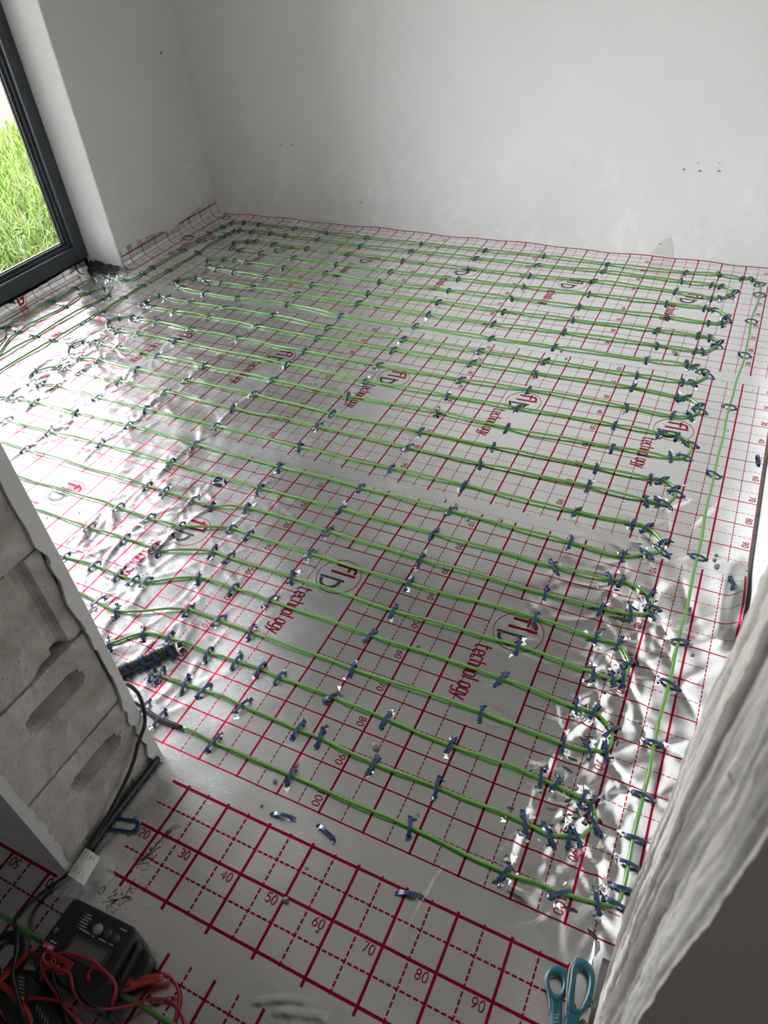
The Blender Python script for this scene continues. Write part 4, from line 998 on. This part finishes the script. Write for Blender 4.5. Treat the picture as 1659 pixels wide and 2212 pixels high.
# black test lead
b_ = MB()
for pp in ([(-.30,-1.437,.073),(-.292,-1.432,.079),(-.285,-1.436,.080),(-.282,-1.446,.076),(-.276,-1.46,.062)], [(-.252,-1.442,.077),(-.240,-1.452,.074),(-.222,-1.462,.068),(-.200,-1.476,.062),(-.17,-1.50,.04),(-.15,-1.54,.01)],
           [(-.15,-1.452,.03),(-.132,-1.462,.02),(-.12,-1.49,.008),(-.115,-1.53,.006)], [(-.14,-1.45,.03),(-.118,-1.458,.014),(-.10,-1.49,.006),(-.09,-1.53,.006)], [(-.21,-1.45,.071),(-.19,-1.447,.073),(-.165,-1.452,.066),(-.14,-1.452,.03)]): b_.tube(crom(pp, .006), .0024, 7)
o = b_.build('test_lead', M['black'], smooth=True); tag(o, 'black test lead coiled among the red one in front of the tester', 'test lead')
o = MB().tube(crom([(-.36,-1.552,.010),(-.32,-1.535,.010),(-.28,-1.545,.010),(-.23,-1.60,.010)], .01), .0085, 8).build('conduit_offcut', M['blackm'], smooth=True); tag(o, 'black conduit offcut at the photo edge below the clamp meter', 'conduit')
# bag with paper label
bag = empty('plastic_bag', (-.35, -1.29, 0)); tag(bag, 'crumpled clear plastic bag with white printed tag at the block wall foot', 'bag')
r_ = np.random.RandomState(8); n = 16; V_ = []
for j in range(n):
    for i in range(n):
        a, b2 = i/(n-1), j/(n-1); x = -.385+.075*a+.012*math.sin(b2*5); y = -1.252-.085*b2-.006*math.sin(a*6); e = min(a, 1-a, b2, 1-b2)
        V_.append((x+r_.randn()*.002, y+r_.randn()*.002, .003+.020*sst(0, .3, e)+.005*r_.rand()))
o = MB().add(V_, [(j*n+i, j*n+i+1, (j+1)*n+i+1, (j+1)*n+i) for j in range(n-1) for i in range(n-1)]).build('film_bag', M['film'], bag, True); o.matrix_parent_inverse = Matrix.Translation(bag.location).inverted()
tg = MB(); gx_ = lambda a, b2: (-.376+.040*a+.0065*b2+.004*b2*a, -1.2555-.002*a-.054*b2+.004*math.sin(a*4)*0, .026+.006*math.sin(a*3.2)+.004*b2)
n = 9; tg.add([gx_(i/(n-1), j/(n-1)) for j in range(n) for i in range(n)], [(j*n+i, (j+1)*n+i, (j+1)*n+i+1, j*n+i+1) for j in range(n-1) for i in range(n-1)])
tgo = tg.build('paper_tag', M['white'], bag, True); tgo['label'] = 'white paper tag with short black lines'; tgo.matrix_parent_inverse = Matrix.Translation(bag.location).inverted()
li = MB()
def tl(a0, b0, a1, b1, wd=.0011):
    p, q = np.array(gx_(a0, b0)), np.array(gx_(a1, b1)); m_ = 6
    for k in range(m_):
        u, v = np.array(gx_(a0+(a1-a0)*k/m_, b0+(b1-b0)*k/m_)), np.array(gx_(a0+(a1-a0)*(k+.75)/m_, b0+(b1-b0)*(k+.75)/m_)); d_ = v-u; nn = np.array((-d_[1], d_[0], 0)); nn = nn/np.linalg.norm(nn)*wd/2; up = np.array((0, 0, .0006))
        li.add([u+nn+up, u-nn+up, v-nn+up, v+nn+up], [(0, 1, 2, 3)])
for a in (.18, .42, .62, .80): tl(a, .10, a, .10+.30*(1.2-a))
for a in (.30, .55): tl(a, .62, a, .85)
tl(.15, .55, .15, .85); tl(.75, .70, .75, .88)
li.build('printed_lines', M['hole'], tgo)
# scissors
sc_ = empty('scissors', (.535, -1.10, 0)); tag(sc_, 'teal and grey handled scissors lying open by the rough doorway jamb', 'scissors')
def sp_(name, mb, mat, smooth=True, bevel=0, lab=None, parent=None):
    o = mb.build(name, mat, parent or sc_, smooth, bevel)
    if not parent: o.matrix_parent_inverse = Matrix.Translation(sc_.location).inverted()
    if lab: o['label'] = lab
    return o
mm = lambda P_, z: [(x/1000, y/1000, z) for x, y in P_]
def bow(outer, inner, z0, z1):
    """flat handle plate with a finger hole (outer and inner rings of equal count)"""
    n = 40; O_ = crom([np.array(p)/1000 for p in outer], .002, True); I_ = crom([np.array(p)/1000 for p in inner], .002, True)
    def rs_(L_):
        L_ = np.vstack([L_, L_[:1]]); d_ = np.r_[0, np.cumsum(np.linalg.norm(np.diff(L_, axis=0), axis=1))]; t_ = np.linspace(0, d_[-1], n, endpoint=False)
        return np.stack([np.interp(t_, d_, L_[:, 0]), np.interp(t_, d_, L_[:, 1])], -1)
    I_ = rs_(I_); c_ = I_.mean(0)
    # outer points seen from the hole's centre in the same direction as the inner ones
    Oa = np.vstack([O_, O_[:1]]); out = []
    for p in I_:
        d_ = (p-c_)/np.linalg.norm(p-c_); best = None
        for a, b in zip(Oa[:-1], Oa[1:]):
            e = b-a; den = d_[0]*e[1]-d_[1]*e[0]
            if abs(den) < 1e-12: continue
            w_ = a-c_; t_ = (w_[0]*e[1]-w_[1]*e[0])/den; s_ = (w_[0]*d_[1]-w_[1]*d_[0])/den
            if t_ > 0 and -.001 <= s_ <= 1.001: best = t_ if best is None else max(best, t_)
        out.append(c_+d_*(best or .02))
    out = np.array(out); mid = .5*(out+I_)
    mb = MB(); rings = [(out, z0), (out, z1*.75), (.85*out+.15*mid, z1), (mid, z1+.0012), (.85*I_+.15*mid, z1), (I_, z1*.75), (I_, z0)]
    v = [(x, y, z) for R2, z in rings for x, y in R2]
    mb.add(v, [(k*n+j, k*n+(j+1) % n, (k+1)*n+(j+1) % n, (k+1)*n+j) for k in range(6) for j in range(n)]); return mb
h1 = sp_('handle', bow([(504,-1073),(517,-1071),(527,-1078),(530,-1092),(529,-1106),(526,-1117),(521,-1126),(512,-1126),(506,-1119),(498,-1110),(493,-1096),(495,-1082)], [(506,-1089),(514,-1087),(521,-1094),(521,-1107),(517,-1114),(509,-1113),(501,-1103),(500,-1094)], .002, .014), M['teal'], True, 0, 'round teal finger loop')
sp_('shank', MB().prism([(.507,-1.117),(.526,-1.115),(.531,-1.135),(.539,-1.165),(.545,-1.185),(.530,-1.192),(.522,-1.165),(.515,-1.140)], .002, .014), M['teal'], False, .003, 'teal shank with maker lettering')
h2 = sp_('handle', bow([(533,-1048),(545,-1046),(558,-1050),(567,-1064),(570,-1084),(569,-1106),(562,-1120),(553,-1130),(540,-1132),(533,-1120),(531,-1100),(529,-1081),(527,-1061)], [(540,-1064),(548,-1062),(556,-1067),(560,-1085),(558,-1107),(556,-1119),(549,-1121),(544,-1108),(541,-1090),(539,-1075)], .003, .017), M['teal'], True, 0, 'long teal finger loop')
sp_('shank', MB().prism([(.536,-1.122),(.560,-1.119),(.558,-1.135),(.556,-1.160),(.560,-1.190),(.546,-1.195),(.540,-1.165)], .003, .017), M['teal'], False, .003)
sp_('grip_liner', MB().tube(crom(mm([(538,-1140),(532.5,-1115),(528.5,-1092),(526,-1070),(532,-1049)], .016), .005), .0016, 6).tube(crom(mm([(513,-1140),(505,-1121),(494.5,-1104),(492.5,-1092)], .012), .005), .0014, 6), M['greyr'], True, 0, 'grey rubber liner')
for pl in ([(.532,-1.185),(.545,-1.180),(.566,-1.275),(.568,-1.30)], [(.546,-1.19),(.559,-1.185),(.560,-1.28),(.556,-1.30)]): sp_('blade', MB().prism(pl, .005, .007), M['steel'], False)
sp_('pivot_screw', MB().lathe([(0, .018), (.004, .0175), (.0045, .007)][::-1], (.546, -1.192, 0), 16), M['steel'])
tt_ = MB()
for s_ in text_strokes('TOTAL', (.5345, -1.1635), (-.33, .944), (-.944, -.33), .0075)[0]: ink(tt_, s_, .0011, ztop(.0142), .0003, .002)
sp_('letters', tt_, M['greyb'], False)
# bright foil scrap by the jamb
r_ = np.random.RandomState(14)
sc2 = [(553,-1010),(561,-1009),(565,-1022),(560,-1034),(560,-1048),(556,-1055),(551,-1052),(554,-1034)]
mb = MB(); cx, cy = .557, -1.032; ring = [(x/1000, y/1000, .008+.010*r_.rand()) for x, y in sc2]
mb.add(ring+[(cx, cy, .016)], [(k, (k+1) % 8, 8) for k in range(8)]); o = mb.build('foil_scrap', M['foil_plain']); tag(o, 'bright crumpled foil scrap beside the scissors at the jamb foot', 'foil scrap')
# rubble at the jamb foot
for i, (x, y, s) in enumerate(((.566,-1.135,.010),(.573,-1.155,.013),(.566,-1.175,.011),(.574,-1.10,.008),(.570,-1.20,.014),(.560,-1.215,.009))):
    o = crumb(x, y, s, 60+i); o.name = 'mortar_lump'; o.data.materials[0] = M['plaster_rough']; tag(o, 'pale mortar lump at the foot of the rough jamb, %s from the scissors loops' % ORD[(2, 4, 5, 1, 6, 3)[i]], 'mortar lump', 'mortar lumps at the jamb foot')
# black mortar tub in front of the camera, only its rim in view
tb = empty('mortar_tub', (.285, -1.628, 0)); tag(tb, 'round black rubber mortar tub, only its rim showing at the bottom edge', 'tub')
o = MB().lathe([(0, .004), (.150, .004), (.165, .010), (.215, .280), (.228, .292), (.232, .300), (.226, .305), (.214, .296), (.160, .018), (0, .014)], (0, 0, 0), 64).build('tub_body', M['black'], tb, True)
MB().tube([(.10*math.cos(a)*1.0, -.235-.05*math.sin(a), .285) for a in np.linspace(0, math.pi, 14)], .008, 8).build('handle', M['black'], tb, True)
bpy.context.view_layer.update()
